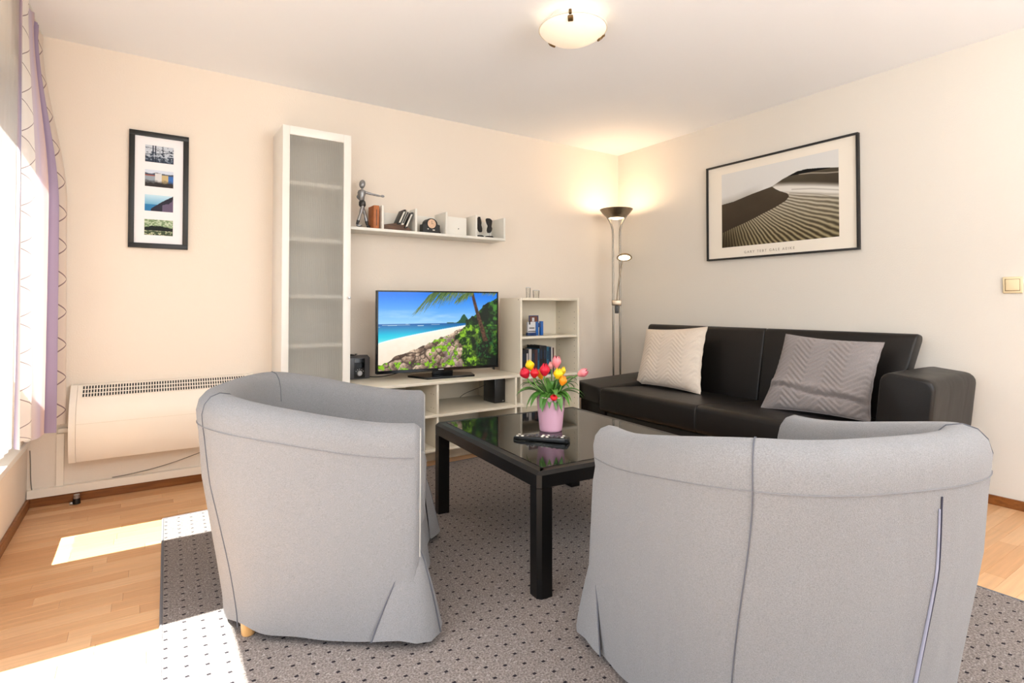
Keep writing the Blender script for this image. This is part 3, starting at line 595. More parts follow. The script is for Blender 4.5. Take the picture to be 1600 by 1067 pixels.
def beach(u, v):
    asp = 1.67; x = u * asp; n1 = fbm(x * 6, v * 6); n2 = fbm(x * 22 + 3, v * 22, 4); n3 = fbm(x * 55, v * 55, 3)
    c = mixc(col(150, 205, 250), col(18, 120, 232), (v - .58) * 2.6); c = mixc(c, col(225, 240, 252), np.clip((fbm(u * 5, v * 16) - .5) * 3, 0, 1) * np.clip((.85 - v) * 3, 0, 1) * .7)
    sea = v < .592; t = (.592 - v) / .22; s = mixc(col(8, 86, 158), col(0, 190, 222), t * 1.6); s = mixc(s, col(130, 232, 236), (t - .6) * 2)
    s = mixc(s, col(235, 245, 245), (vn(u * 9, v * 160) > .86) * .7 * (v > .54)); c = np.where(sea[..., None], s, c)
    shore = .585 - .245 * (1 - u / .74) ** .78 * (u < .74) ; shore = np.where(u < .74, .34 + .22 * (u / .74) ** .78, .585)
    sand = v < shore; sc = mixc(col(250, 240, 222), col(238, 214, 188), (shore - v) * 2.2 + (n2 - .5) * .4); c = np.where(sand[..., None], sc, c)
    c = mixc(c, col(252, 252, 250), (np.abs(v - shore) < .008) * (u < .74) * .8)
    # far headland and forest
    hd = (v < .60 + .105 * np.exp(-((u - .70) / .035) ** 2) + .02 * (n2 - .5)) & (v > .585) & (u > .55); c = mixc(c, col(24, 78, 52), hd * 1.)
    fl = .60 + .34 * np.clip((u - .74) / .26, 0, 1) ** .8 + .10 * (n1 - .5) + .05 * (n2 - .5)
    forest = (v < fl) & (u > .715) & (v > .40); g = mixc(col(8, 34, 16), col(66, 130, 40), (n2 - .42) * 4); g = mixc(g, col(8, 26, 16), ((n1 - .45) * 5)); c = np.where(forest[..., None], g, c)
    # foreground slope: rocks then bushes
    rl = .07 + .50 * np.clip(u / .66, 0, 1) ** 1.0 * .86 + .055 * (vn(x * 9, 0 * v) - .5) + .03 * (vn(x * 24, 0 * v) - .5)
    rk = (v < rl) & (u < .92)
    wx = x + .10 * (fbm(x * 4, v * 4 + 9) - .5); wy = v + .10 * (fbm(x * 4 + 7, v * 4) - .5)
    # boulders: nearest of scattered centres, lit from the upper left
    rs = np.random.RandomState(11); best = np.full(u.shape, 9.); sec = np.full(u.shape, 9.); ldx = np.zeros(u.shape); ldy = np.zeros(u.shape); tone = np.zeros(u.shape)
    for k in range(90):
        cx_, cy_ = rs.rand() * 1.6, rs.rand() * .62; sc_ = .7 + .8 * rs.rand(); d = np.hypot((wx - cx_), (wy - cy_) * 1.35) / sc_
        nw = d < best; sec = np.where(nw, best, np.minimum(sec, d)); ldx = np.where(nw, wx - cx_, ldx); ldy = np.where(nw, wy - cy_, ldy); tone = np.where(nw, rs.rand(), tone); best = np.where(nw, d, best)
    sh = np.clip(.5 + 7 * (ldy - .55 * ldx) + (n2 - .5) * 1.3 + (tone - .5) * .5, 0, 1)
    rc = mixc(col(88, 66, 54), col(226, 198, 170), sh); rc = mixc(rc, col(48, 36, 30), np.clip(1 - (sec - best) / .018, 0, 1) * .85); rc = mixc(rc, col(60, 48, 42), (n3 < .34) * .45)
    rc = mixc(rc, col(190, 168, 176), ((u > .52) & (n1 > .5)) * .35); c = np.where(rk[..., None], rc, c)
    bush = (v < .555 + .03 * (n2 - .5)) & (u > .70 + .12 * (n2 - .5) + .10 * (n1 - .5) - .20 * np.clip((v - .30) * (.52 - v) * 40, 0, 1) * .55)
    bush = bush | ((n2 > .56) & (n1 > .46) & rk & (u > .40) & (v < .42)) | (rk & (v < .10) & (n2 > .55) & (n1 > .42))
    gg = mixc(col(10, 40, 10), col(140, 190, 40), (n2 - .40) * 3.4 + (n3 - .5) * 1.2); gg = mixc(gg, col(4, 14, 10), np.clip(((u - .80) * 4.0 + (n1 - .5) * 3.2 + .15), 0, 1) * (v < .50 + .1 * n1)); gg = mixc(gg, col(36, 120, 46), ((n3 > .60) & (u > .8) & (v > .1)) * .6); c = np.where(bush[..., None], gg, c)
    # palm trunk
    tx = .775 + .10 * np.clip((.99 - v) / .55, 0, 1.2) ** 1.1 + .0 * v; tw = .013 + .012 * np.clip((.95 - v), 0, 1); tr = (np.abs(u - tx) < tw) & (v > .33)
    c = mixc(c, mixc(col(96, 64, 44), col(48, 30, 24), (n3 - .3) * 2), tr * 1.)
    # fronds: leaflets hanging from arched ribs
    rs = np.random.RandomState(5)
    for (px_, py_, qx, qy, cxx, cyy, ln) in ((.80, 1.10, .345, .84, .44, 1.10, .20), (.80, 1.12, .40, .96, .58, 1.14, .17), (.80, 1.08, .50, .98, .64, 1.09, .16), (.80, 1.06, .66, .93, .74, 1.03, .12), (.80, 1.1, .99, 1.0, .88, 1.08, .07)):
        for k in range(54):
            t = (k + 1) / 54; bxx = (1 - t) ** 2 * px_ + 2 * t * (1 - t) * cxx + t * t * qx; byy = (1 - t) ** 2 * py_ + 2 * t * (1 - t) * cyy + t * t * qy
            L_ = ln * (.7 + .5 * math.sin(math.pi * t)) * (.8 + .4 * rs.rand()); dx, dy = (-.12 - .10 * t + .12 * (rs.rand() - .5)) * L_ * 2.2, -L_
            x0_, x1_ = min(bxx, bxx + dx) - .02, max(bxx, bxx + dx) + .02; ia, ib = int(max(0, x0_ * (u.shape[1] - 1))), int(min(u.shape[1], x1_ * (u.shape[1] - 1) + 2)); ja = int(max(0, (byy + dy - .03) * (u.shape[0] - 1)))
            if ia >= ib: continue
            U_, V_ = u[ja:, ia:ib], v[ja:, ia:ib]; sgx, sgy = U_ - bxx, V_ - byy; tt = np.clip((sgx * dx * asp * asp + sgy * dy) / (dx * dx * asp * asp + dy * dy), 0, 1)
            d = np.hypot((sgx - tt * dx) * asp, sgy - tt * dy); q_ = rs.rand(); c[ja:, ia:ib] = mixc(c[ja:, ia:ib], mixc(col(40, 78, 40), col(134, 150, 70), tt * .3 + q_ * .7 + tt * 0), (d < .0048 * (1.2 - tt)) * .9)
    return c
u0 = tm @ Vector((-hw + e0, -.0015, z0 + eb)); uu_ = tm @ Vector((2 * hw - 2 * e0, 0, 0))
picture('screen', beach, tuple(u0), tuple(uu_), (0, 0, z1 - e1 - z0 - eb), 380, 226, tv, emit=.95, rough=.15)
bm = bmesh.new(); bx(bm, -.055, .095, .005, .03, .014, z0 + .03, .003, 2, tm); obj('neck', bm, 'gloss', tv)
bm = bmesh.new(); pts = [(-.235, .07), (-.15, -.105), (.232, -.105), (.27, .03), (.15, .12), (-.18, .12)]
prism(bm, [tuple((tm @ Vector((x * .92, y, 0)))[:2]) for x, y in pts], 2, .0005, .014); bmesh.ops.bevel(bm, geom=bm.edges[:], offset=.002, segments=1, affect='EDGES'); obj('stand_base', bm, 'gloss', tv)
bm = bmesh.new(); bx(bm, hw - .035, hw - .025, 0, .02, z0 - .018, z0 + .002, .001, 1, tm); obj('receiver', bm, 'black', tv)
bm = bmesh.new(); bx(bm, -.02, .02, -.0066, -.006, z0 + .006, z0 + .012, 0, 1, tm); obj('badge', bm, 'silver', tv)
# compact stereo
st = empty('mini_stereo', (1.196, 3.715, ZT), 0, 'small dark grey compact stereo with round dial beside the tall cabinet', 'stereo')
box('body', 'grayplastic', -.078, .076, -.062, .06, .0005, .145, st, .004)
box('front_panel', 'black', -.034, .040, -.0655, -.062, .008, .138, st, .001)
box('display', 'gloss', -.030, .032, -.067, -.0655, .078, .112, st, 0)
bm = bmesh.new(); lathe(bm, [(0, 0), (.0, .016), (.014, .016), (.018, .012), (.019, 0)][::-1] if False else [(.019, 0), (.018, .008), (.014, .012), (0, .012)], mtx=Matrix.Translation((.002, -.0655, .040)) @ rx, n=24); obj('dial', bm, 'silver', st)
bm = bmesh.new()
for k in range(5): cyl(bm, (.003 + .028 * math.cos(R(30 + 30 * k)), -.0655, .04 + .028 * math.sin(R(30 + 30 * k))), (.003 + .028 * math.cos(R(30 + 30 * k)), -.069, .04 + .028 * math.sin(R(30 + 30 * k))), .0028, n=8)
obj('button', bm, 'silver', st)
bm = bmesh.new(); prism(bm, [(-.062, .145), (.06, .145), (.06, .152), (-.02, .158)], 0, -.075, .072); obj('lid', bm, 'grayplastic', st, 0)
bm = bmesh.new(); lathe(bm, [(.024, 0), (.026, .004), (.024, .008), (.014, .008), (.012, .004), (.014, 0), (.024, 0)], c=(-.045, -.02, .158), n=24); tube(bm, bez((-.03, -.04, .160), (0, -.05, .17), (.01, 0, .165), (.0, .03, .162)), .0025, 6); obj('cable_coil', bm, 'black', st)
bm = bmesh.new(); tube(bm, bez((1.275, 3.72, ZT + .006), (1.33, 3.64, ZT + .003), (1.40, 3.66, ZT + .003), (1.50, 3.70, ZT + .02), 14), .003, 6); tag(obj('cable', bm, 'cable'), 'dark cable lying on the bench between stereo and television', 'cable')
# black speaker box
sp = empty('speaker', (2.156, 3.455, .3465), 0, 'black cube speaker on the middle shelf of the tv bench', 'speaker')
box('cabinet', 'black', -.052, .038, -.075, .085, .0005, .182, sp, .003); box('grille', 'blackmatt', -.046, .034, -.0775, -.075, .006, .176, sp, .001)
bm = bmesh.new(); bx(bm, .012, .024, -.079, -.0775, .012, .018); obj('badge', bm, 'silver', sp)
bm = bmesh.new(); tube(bm, bez((2.102, 3.50, .47), (2.05, 3.55, .43), (2.0, 3.66, .40), (1.99, 3.70, .355), 12), .002, 6); tag(obj('cable', bm, 'cable'), 'thin cable behind the black speaker on the bench shelf', 'cable')
# ------------------------------------------------------------------ small bookcase
bc = empty('bookcase', (2.557, 3.44, 0), 0, 'small cream open bookcase with blue ornaments and books right of the television', 'bookcase')
bx0, bx1, by0, by1, bt = -.282, .281, -.14, .14, 1.112
box('side_panel', 'cream', bx0, bx0 + .017, by0, by1, 0, bt, bc); box('side_panel', 'cream', bx1 - .017, bx1, by0, by1, 0, bt, bc)
box('top_board', 'cream', bx0 + .017, bx1 - .017, by0, by1, bt - .018, bt, bc); box('back_panel', 'cream', bx0 + .017, bx1 - .017, by1 - .006, by1, .06, bt - .018, bc, 0)
for z in (.826, .530, .25, .075): box('shelf', 'cream', bx0 + .018, bx1 - .018, by0 + .004, by1 - .006, z - .017, z, bc)
box('plinth', 'cream', bx0 + .017, bx1 - .017, by0 + .03, by0 + .045, 0, .058, bc)
bm = bmesh.new()
for yy in (-.10, .09):
    for k in range(20): cyl(bm, (bx1 - .0168, yy, .15 + .045 * k), (bx1 - .0175, yy, .15 + .045 * k), .003, n=6)
ph_ = obj('peg_hole', bm, 'dark', bc, 0); ph_['kind'] = 'stuff'
bm = bmesh.new(); cyl(bm, (bx0 - .001, -.115, 1.098), (bx0 + .001, -.115, 1.098), .004, n=10); obj('screw', bm, 'dark', bc)
# books: x extents read off the shelf, heights, colours
M['bk1'] = mat('book_black', (26, 25, 28), .5); M['bk2'] = mat('book_navy', (22, 40, 62), .5); M['bk3'] = mat('book_teal', (26, 84, 110), .5); M['bk4'] = mat('book_white', (190, 182, 176), .5); M['bk5'] = mat('book_maroon', (70, 40, 40), .5)
books = [(.019, .010, .205, 'bk4', 'thin white and blue book at the left end of the bookcase row'), (.012, .015, .212, 'bk3', 'teal book second from the left in the bookcase row'), (.030, .03, .21, 'bk1', 'thick black book third from the left in the bookcase row'),
    (.028, .03, .212, 'bk1', 'black book with pale label directly left of the white one'), (.026, .025, .213, 'bk4', 'pale grey book standing among the black ones'), (.030, .03, .206, 'bk1', 'black book directly right of the pale grey one'), (.026, .03, .208, 'bk5', 'dark maroon book in the middle of the row'),
    (.017, .02, .212, 'bk3', 'narrow teal book in the middle of the bookcase row'), (.034, .03, .236, 'bk1', 'tallest black book with rounded top in the bookcase'), (.034, .03, .234, 'bk1', 'second tall black book right of the tallest one'), (.022, .02, .225, 'bk3', 'blue book right of the tall black ones'),
    (.022, .02, .22, 'bk2', 'dark navy book near the right end of the row'), (.014, .02, .224, 'bk4', 'thin whitish book near the right end of the row'), (.014, .02, .215, 'bk5', 'slim brown book at the right end of the row')]
x = 2.557 + bx0 + .0185
for wd, dpt, hh, m, lab in books:
    hh *= .93
    o = empty('book', (x + wd / 2, 3.43, .5305), 0, lab, 'book', 'books on the lower bookcase shelf'); wv = wd / 2 - .0006
    bm = bmesh.new(); bx(bm, -wv, wv, -.085, -.082, 0, hh, .0006, 1); bx(bm, -wv, -wv + .0018, -.082, .08, 0, hh); bx(bm, wv - .0018, wv, -.082, .08, 0, hh); obj('cover', bm, m, o, 0)
    box('pages', 'paper', -wv + .0018, wv - .0018, -.082, .077, .003, hh - .004, o, 0)
    if m in ('bk1', 'bk3') and wd > .016: box('title_label', 'bk4' if lab.find('label') > 0 else 'bk2', -wv * .5, wv * .5, -.0856, -.085, hh * .55, hh * .85, o, 0)
    x += wd
# blue ornaments on the upper shelf
M['blue'] = mat('blue_paint', (26, 92, 168), .4); M['bluedk'] = mat('blue_dark', (22, 50, 98), .4); M['orn'] = mat('white_paint', (206, 206, 208), .5); M['brownp'] = mat('brown_print', (110, 64, 48), .5)
o1 = empty('blue_letter_ornament', (2.515, 3.40, .8265), 0, 'blue arch shaped ornament with two legs on the upper bookcase shelf', 'ornament')
for nm, t, m in (('leg', (-.034, -.012, 0, .105), 'blue'), ('leg', (.012, .036, 0, .108), 'blue'), ('bridge', (-.012, .012, .062, .095), 'bluedk')): box(nm, m, t[0], t[1], -.012, .012, t[2] + .0003, t[3], o1, .002)
o2 = empty('white_boat_ornament', (2.435, 3.385, .8265), 0, 'small white ornament with dark markings left of the blue one', 'ornament')
box('body', 'orn', -.040, .032, -.010, .010, .024, .105, o2, .002); box('base', 'bluedk', -.042, .036, -.014, .014, .0005, .024, o2, .002)
bm = bmesh.new(); bx(bm, -.028, .020, -.0115, -.010, .055, .062); bx(bm, -.030, -.018, -.0115, -.010, .085, .112); bx(bm, -.038, .03, -.0115, -.010, .03, .036); obj('marking', bm, 'bk1', o2, 0)
o3 = empty('picture_card', (2.50, 3.445, .8265), 0, 'small brown and blue picture card standing behind the ornaments', 'card')
box('board', 'bluedk', -.045, .045, -.002, .004, .0005, .152, o3, .001); box('print', 'brownp', -.038, .034, -.0028, -.002, .09, .145, o3, 0); box('pale_patch', 'orn', -.018, .004, -.0034, -.0028, .105, .135, o3, 0)  # card with a brown print and a pale block on it
# tumblers on top
def tumbler(x, y, h_, r_, lab):
    o = empty('glass_tumbler', (x, y, bt), 0, lab, 'glass'); bm = bmesh.new(); lathe(bm, [(0, .001), (r_ * .85, .001), (r_, h_), (r_ - .002, h_), (r_ * .85 - .002, .006), (0, .006)], n=24); obj('body', bm, 'tumbler', o, 40)
    bm = bmesh.new(); lathe(bm, [(r_ - .003, h_ - .003), (r_ + .0008, h_ - .003), (r_ + .0008, h_ + .001), (r_ - .003, h_ + .001), (r_ - .003, h_ - .003)], n=24); obj('rim', bm, 'orn', o)
tumbler(2.43, 3.42, .082, .018, 'taller clear glass on top of the small bookcase'); tumbler(2.505, 3.42, .062, .026, 'shorter clear glass on top of the small bookcase')
# ------------------------------------------------------------------ floor lamp
LX, LY = 3.475, 3.535; rv = Vector((.8315, -.5556, 0))
fl = empty('floor_lamp', (LX, LY, 0), 0, 'tall brushed metal uplighter floor lamp with reading arm in the corner', 'floor lamp')
bm = bmesh.new(); lathe(bm, [(0, .0005), (.135, .0005), (.14, .012), (.13, .024), (.03, .032), (0, .034)], n=40); obj('base', bm, 'nickel', fl)
for s in (-1, 1):
    bm = bmesh.new(); pts = [rv * (.031 * s) + Vector((0, 0, z)) for z in (.03, .5, 1.0, 1.5, 1.68)] + [rv * (s * d) + Vector((0, 0, z)) for d, z in ((.034, 1.73), (.045, 1.775), (.064, 1.815), (.086, 1.85))]
    tube(bm, pts, .0085, 12); obj('pole', bm, 'chrome', fl, 60)
    bm = bmesh.new(); lathe(bm, [(0, 0), (.009, 0), (.009, .02), (0, .022)], c=tuple(rv * (.088 * s) + Vector((0, 0, 1.845))), n=12); obj('knob', bm, 'nickel', fl)
bm = bmesh.new(); prof = [(.070, 1.832), (.082, 1.838), (.105, 1.858), (.128, 1.884), (.144, 1.906), (.1455, 1.91), (.142, 1.91), (.125, 1.888), (.10, 1.864), (.078, 1.846), (.070, 1.842), (.070, 1.832)]
lathe(bm, prof, n=48); obj('shade', bm, 'nickel', fl, 40)
bm = bmesh.new(); lathe(bm, [(0, 1.824), (.04, 1.826), (.066, 1.834), (.0695, 1.840), (0, 1.841)], n=40); obj('diffuser', bm, 'bulb', fl, 40)
bm = bmesh.new(); c0 = rv * 0
for s in (0,): bx(bm, -.043, .043, -.014, .014, 1.055, 1.105, .006, 3, Matrix.Rotation(math.atan2(rv.y, rv.x), 4, 'Z'))
obj('clamp', bm, 'nickel', fl)
bm = bmesh.new(); bx(bm, -.016, .016, -.02, .006, .985, 1.055, .005, 2, Matrix.Rotation(math.atan2(rv.y, rv.x), 4, 'Z')); obj('switch', bm, 'steeldark', fl)
back = Vector((-.5556, -.8315, 0))
bm = bmesh.new(); tube(bm, bez(rv * 0 + back * .02 + Vector((0, 0, 1.10)), rv * .0 + back * .03 + Vector((0, 0, 1.22)), rv * .03 + back * .04 + Vector((0, 0, 1.36)), rv * .045 + back * .05 + Vector((0, 0, 1.45)), 14), .006, 10); obj('reading_arm', bm, 'nickel', fl, 60)
hm = Matrix.Translation(rv * .058 + back * .06 + Vector((0, 0, 1.478))) @ Matrix.Rotation(math.atan2(rv.y, rv.x), 4, 'Z') @ Matrix.Rotation(R(-22), 4, 'X') @ Matrix.Rotation(R(4), 4, 'Y')
bm = bmesh.new(); lathe(bm, [(0, .028), (.03, .026), (.055, .014), (.066, 0), (.066, -.006), (.054, -.006), (.050, .004), (0, .006)], mtx=hm, n=36); rhd = obj('reading_head', bm, 'nickel', fl, 40)
bm = bmesh.new(); lathe(bm, [(0, -.004), (.050, -.004), (.050, .002), (0, .002)], mtx=hm, n=36); obj('reading_diffuser', bm, 'bulb', rhd)
def plight(name, loc, e, colr, r_=.05, spot=None):
    l = bpy.data.lights.new(name, 'SPOT' if spot else 'POINT'); l.energy = e; l.color = colr; l.shadow_soft_size = r_
    o = bpy.data.objects.new(name, l); C.objects.link(o); o.location = loc
    if spot: l.spot_size = R(spot); l.spot_blend = .3; o.rotation_euler = (R(180), 0, 0)
    return o
plight('uplighter_light', (LX, LY, 1.895), 6, (1, .70, .44), .045)
# ------------------------------------------------------------------ ceiling lamp
cl = empty('ceiling_lamp', (1.754, 2.084, HC), 0, 'round frosted glass ceiling lamp with small bronze clips', 'ceiling lamp')
bm = bmesh.new(); lathe(bm, [(0, 0), (.11, 0), (.11, -.03), (0, -.03)], n=32); obj('ceiling_plate', bm, 'white', cl)
bm = bmesh.new(); lathe(bm, [(.166, -.058), (.166, -.064), (.150, -.082), (.115, -.104), (.07, -.120), (.03, -.127), (0, -.128), (0, -.122), (.07, -.114), (.11, -.099), (.146, -.078), (.160, -.058), (.166, -.058)], n=56); obj('bowl', bm, 'bowl', cl, 50)
bm = bmesh.new(); lathe(bm, [(.164, -.056), (.170, -.056), (.170, -.065), (.164, -.065), (.164, -.056)], n=56); obj('rim', bm, 'bowlrim' if 'bowlrim' in M else 'mat', cl)
for a_ in (R(226), R(-15), R(94)):
    bm = bmesh.new(); m_ = Matrix.Rotation(a_, 4, 'Z'); bx(bm, .150, .178, -.007, .007, -.070, -.050, .003, 2, m_); prism(bm, [(.146, -.014), (.152, -.014), (.168, -.006), (.168, .006), (.152, .014), (.146, .014)], 2, -.086, -.078) if False else bx(bm, .138, .166, -.013, .013, -.090, -.076, .004, 2, m_ @ Matrix.Translation((.152, 0, -.083)) @ Matrix.Rotation(R(-38), 4, 'Y') @ Matrix.Translation((-.152, 0, .083)))
    obj('clip', bm, 'bronze', cl)
plight('ceiling_lamp_light', (1.754, 2.084, HC - .045), .3, (1, .86, .7), .03)
# ------------------------------------------------------------------ poster
po = empty('framed_poster', (XR, 2.22, 1.783), 0, 'large black framed black and white sand dune poster on the right wall', 'picture frame')
PW, PH = .565, .372; t_ = .013
bm = bmesh.new()
for a in ((-PW, PW, PH - t_, PH), (-PW, PW, -PH, -PH + t_), (-PW, -PW + t_, -PH + t_, PH - t_), (PW - t_, PW, -PH + t_, PH - t_)): bx(bm, -.03, -.001, a[0], a[1], a[2], a[3], .001)
obj('frame', bm, 'blackmatt', po)
box('mat', 'mat', -.016, -.010, -PW + t_, PW - t_, -PH + t_, PH - t_, po, 0)
def dune(u, v):
    n = fbm(u * 3, v * 3); n2 = fbm(u * 14, v * 20); I = lambda x, xs, ys: np.interp(x.ravel(), xs, ys).reshape(x.shape)
    c = mixc(col(206, 206, 204), col(220, 219, 216), v)
    crest = I(u, [0, .118, .297, .474, .567, .688, .76, .85, 1], [.59, .607, .666, .713, .78, .838, .843, .826, .789])
    c = mixc(c, col(168, 164, 156), np.clip(1 - (v - crest) / .10, 0, 1) * (u < .40) * .75 * np.clip((.42 - u) * 6, 0, 1))
    # rippled plain: crests fan out from the upper left
    th = np.arctan2(.80 - v, (u - .06) * 1.25 + .02) / (math.pi / 2); ph = 2 * math.pi * (36 * th ** .92 + 1.3 * n + .25 * n2)
    r_ = .5 + .5 * np.sin(ph); near = np.clip(1 - v / .62, 0, 1)
    dk = mixc(col(128, 120, 104), col(52, 42, 24), near * 1.15 + .3 * (1 - u) - .1); lt = mixc(col(206, 200, 186), col(158, 146, 112), near * 1.1)
    lt = mixc(lt, col(80, 70, 48), np.clip((.34 - u) * 3.2, 0, 1) * near)
    sand = mixc(dk, lt, r_ ** 1.1); below = v < crest; c = np.where(below[..., None], sand, c)
    low = I(u, [.47, .5, .63, .823, 1], [.713, .73, .704, .648, .588])
    wb = np.clip((v - (low - .15)) / .07, 0, 1) * (u > .48) * below; c = mixc(c, col(222, 219, 211), wb)
    dl = I(u, [.6, .85, 1], [.60, .518, .44]); c = mixc(c, col(110, 104, 92), np.clip(1 - np.abs(v - dl) / .008, 0, 1) * (u > .62) * .6)
    dl = I(u, [.6, .8, 1], [.64, .60, .53]); c = mixc(c, col(120, 114, 102), np.clip(1 - np.abs(v - dl) / .012, 0, 1) * (u > .64) * .45)
    far = below & (u > .474); k = np.clip((v - low + .03) / .06, 0, 1) * far; c = mixc(c, mixc(col(58, 50, 38), col(84, 76, 62), (v - .6) * 3 + n * .3), k)
    wl = I(u, [.70, .80, .913, 1], [.80, .785, .751, .736]); c = mixc(c, col(196, 190, 176), np.clip(1 - np.abs(v - wl) / .010, 0, 1) * (u > .70) * .85)
    edge = I(v, [0, .2, .256, .309, .377, .443, .505, .555, .594, .64, .676, .713], [-.02, 0, .118, .246, .374, .50, .592, .62, .605, .54, .503, .474])
    nd = below & (u < edge) & (v > .19); c = mixc(c, mixc(col(50, 40, 28), col(80, 70, 56), (v - .25) * 1.6 + .5 * n - .2), nd * 1.)
    return mixc(c, col(44, 34, 20), np.clip((.22 - v) * 4, 0, 1) * np.clip((.16 - u) * 7, 0, 1) * .8)
picture('print', dune, (-.0165, 2.651 - 2.22, 1.506 - 1.783), (0, -(2.651 - 1.778), 0), (0, 0, 2.079 - 1.506), 420, 270, po)
def text(body, size, mtx, m, parent, name='lettering', ext=.0004, spacing=1.0):
    cu = bpy.data.curves.new(name, 'FONT'); cu.body = body; cu.size = size; cu.extrude = ext; cu.space_character = spacing; cu.resolution_u = 2
    o = bpy.data.objects.new(name, cu); C.objects.link(o); dg = bpy.context.evaluated_depsgraph_get(); dg.update()
    me = bpy.data.meshes.new_from_object(o.evaluated_get(dg)); bpy.data.objects.remove(o)
    me.transform(mtx); me.materials.clear(); me.materials.append(M[m]); q = bpy.data.objects.new(name, me); C.objects.link(q); q.parent = parent; q['kind'] = 'stuff'; return q
M['ink'] = mat('grey_ink', (150, 136, 118), .8)
tmx = Matrix(((0, 0, -1, -.0168), (-1, 0, 0, 2.462 - 2.22), (0, 1, 0, 1.449 - 1.783), (0, 0, 0, 1)))
text('GARY TEBT GALE AEIKE', .0265, tmx, 'ink', po, spacing=1.42)
# light switch
sw = empty('light_switch', (XR, .927, 1.164), 0, 'ivory rocker light switch on the right wall', 'light switch')
box('plate', 'switch', -.011, 0, -.040, .040, -.043, .043, sw, .005, 3); box('rocker', 'switch', -.0145, -.009, -.028, .028, -.029, .029, sw, .003, 3)
bm = bmesh.new(); bx(bm, -.0114, -.0108, -.0305, .0305, -.0315, .0315, .0002); obj('recess', bm, 'brass', sw)
# ------------------------------------------------------------------ sofa
sf = empty('sofa', (3.2, 2.2, 0), 0, 'low black leather sofa bed along the right wall', 'sofa')
SX, SY = 3.2, 2.2
def rloft(bm, secs):
    rings = [[bm.verts.new(p) for p in s] for s in secs]; n = len(rings[0])
    for a, b in zip(rings, rings[1:]):
        for k in range(n): bm.faces.new((a[k], a[(k + 1) % n], b[(k + 1) % n], b[k]))
    bm.faces.new(rings[0][::-1]); bm.faces.new(rings[-1])
def rrect(w_, h_, r_, n=5):
    out = []
    for cx_, cy_, a0 in ((w_ / 2 - r_, h_ / 2 - r_, 0), (-w_ / 2 + r_, h_ / 2 - r_, 90), (-w_ / 2 + r_, -h_ / 2 + r_, 180), (w_ / 2 - r_, -h_ / 2 + r_, 270)):
        for i in range(n): a = R(a0 + 90 * i / (n - 1)); out.append((cx_ + r_ * math.cos(a), cy_ + r_ * math.sin(a)))
    return out
def pad(bm, mtx, L_, w_, h_, r_, er=.03, crown=0.0, nseg=14):
    """rounded cushion: length L_ along local x, section w_ (y) by h_ (z)"""
    xs = [-L_ / 2 + er * (1 - math.cos(math.pi / 2 * i / 5)) for i in range(5)] + [-L_ / 2 + er + (L_ - 2 * er) * i / nseg for i in range(nseg + 1)] + [L_ / 2 - er * (1 - math.cos(math.pi / 2 * (4 - i) / 5)) for i in range(5)]
    secs = []
    for x in xs:
        e = min(1, (L_ / 2 - abs(x)) / er); sh = math.sqrt(max(0, 1 - (1 - e) ** 2)); ins = er * (1 - sh) * .8
        base = rrect(w_ - 2 * ins, h_ - 2 * ins, max(.004, r_ - ins * .5))
        cr = crown * (1 - (2 * x / L_) ** 4)
        secs.append([mtx @ Vector((x, p[0], p[1] + (cr * (1 - (2 * p[0] / w_) ** 2) if p[1] > 0 else 0))) for p in base])
    rloft(bm, secs)
RZ90 = Matrix.Rotation(R(90), 4, 'Z')
yA, yM, yB_ = 1.34, 2.215, 3.08
def ST(x, y, z): return Matrix.Translation((x - SX, y - SY, z))
box('base', 'leather', 2.90 - SX, 3.62 - SX, 1.36 - SY, 3.06 - SY, .10, .25, sf, .01)
for y0, y1 in ((yA, yM), (yM, yB_)):
    bm = bmesh.new(); pad(bm, ST(3.215, (y0 + y1) / 2, .331) @ Matrix.Rotation(R(2.6), 4, 'Y') @ RZ90, y1 - y0, .74, .175, .035, .012, .006); obj('seat_cushion', bm, 'leather', sf, 60)
tilt = math.atan2(.10, .50); thk = .095
for y0, y1 in ((1.30, 2.215), (2.215, 3.29)):
    # the right-hand end slants inwards towards the seat
    SHR = Matrix.Identity(4)
    c_ = Vector((3.555, (y0 + y1) / 2, .632)) ; nrm = Vector((math.cos(tilt), 0, -math.sin(tilt)))
    bm = bmesh.new(); pad(bm, SHR @ ST(*(c_ + nrm * thk / 2)) @ Matrix.Rotation(-(math.pi / 2 - tilt), 4, 'Y') @ RZ90, y1 - y0, .55, thk, .035, .014, .008); 
    if y0 < 1.5:
        for v in bm.verts:
            k = smooth01((2.0 - (v.co.y + SY)) / .5); v.co.y += .20 * k * max(0, .88 - v.co.z)
    obj('backrest', bm, 'leather', sf, 60)
# lowered left arm (slightly rising outward), raised right arm
bm = bmesh.new(); pad(bm, ST(3.225, 3.235, .392) @ Matrix.Rotation(R(0), 4, 'Y') @ Matrix.Rotation(R(5.5), 4, 'X') @ Matrix.Rotation(R(-2.0), 4, 'Y'), .74, .30, .13, .03, .02, .004); obj('armrest', bm, 'leather', sf, 60)
box('arm_base', 'leather', 2.90 - SX, 3.58 - SX, 3.085 - SY, 3.36 - SY, .10, .335, sf, .012)
bm = bmesh.new(); pad(bm, ST(3.39, 1.19, .51) @ Matrix.Rotation(R(6), 4, 'X'), .56, .24, .40, .05, .02, .004); obj('armrest', bm, 'leather', sf, 60)
box('arm_base', 'leather', 2.92 - SX, 3.60 - SX, 1.09 - SY, 1.33 - SY, .10, .32, sf, .012)
for x in (2.95, 3.55):
    for y in (1.15, 2.2, 3.2): bm = bmesh.new(); cyl(bm, (x - SX, y - SY, .0005), (x - SX, y - SY, .105), .02, .024); obj('leg', bm, 'silver', sf)
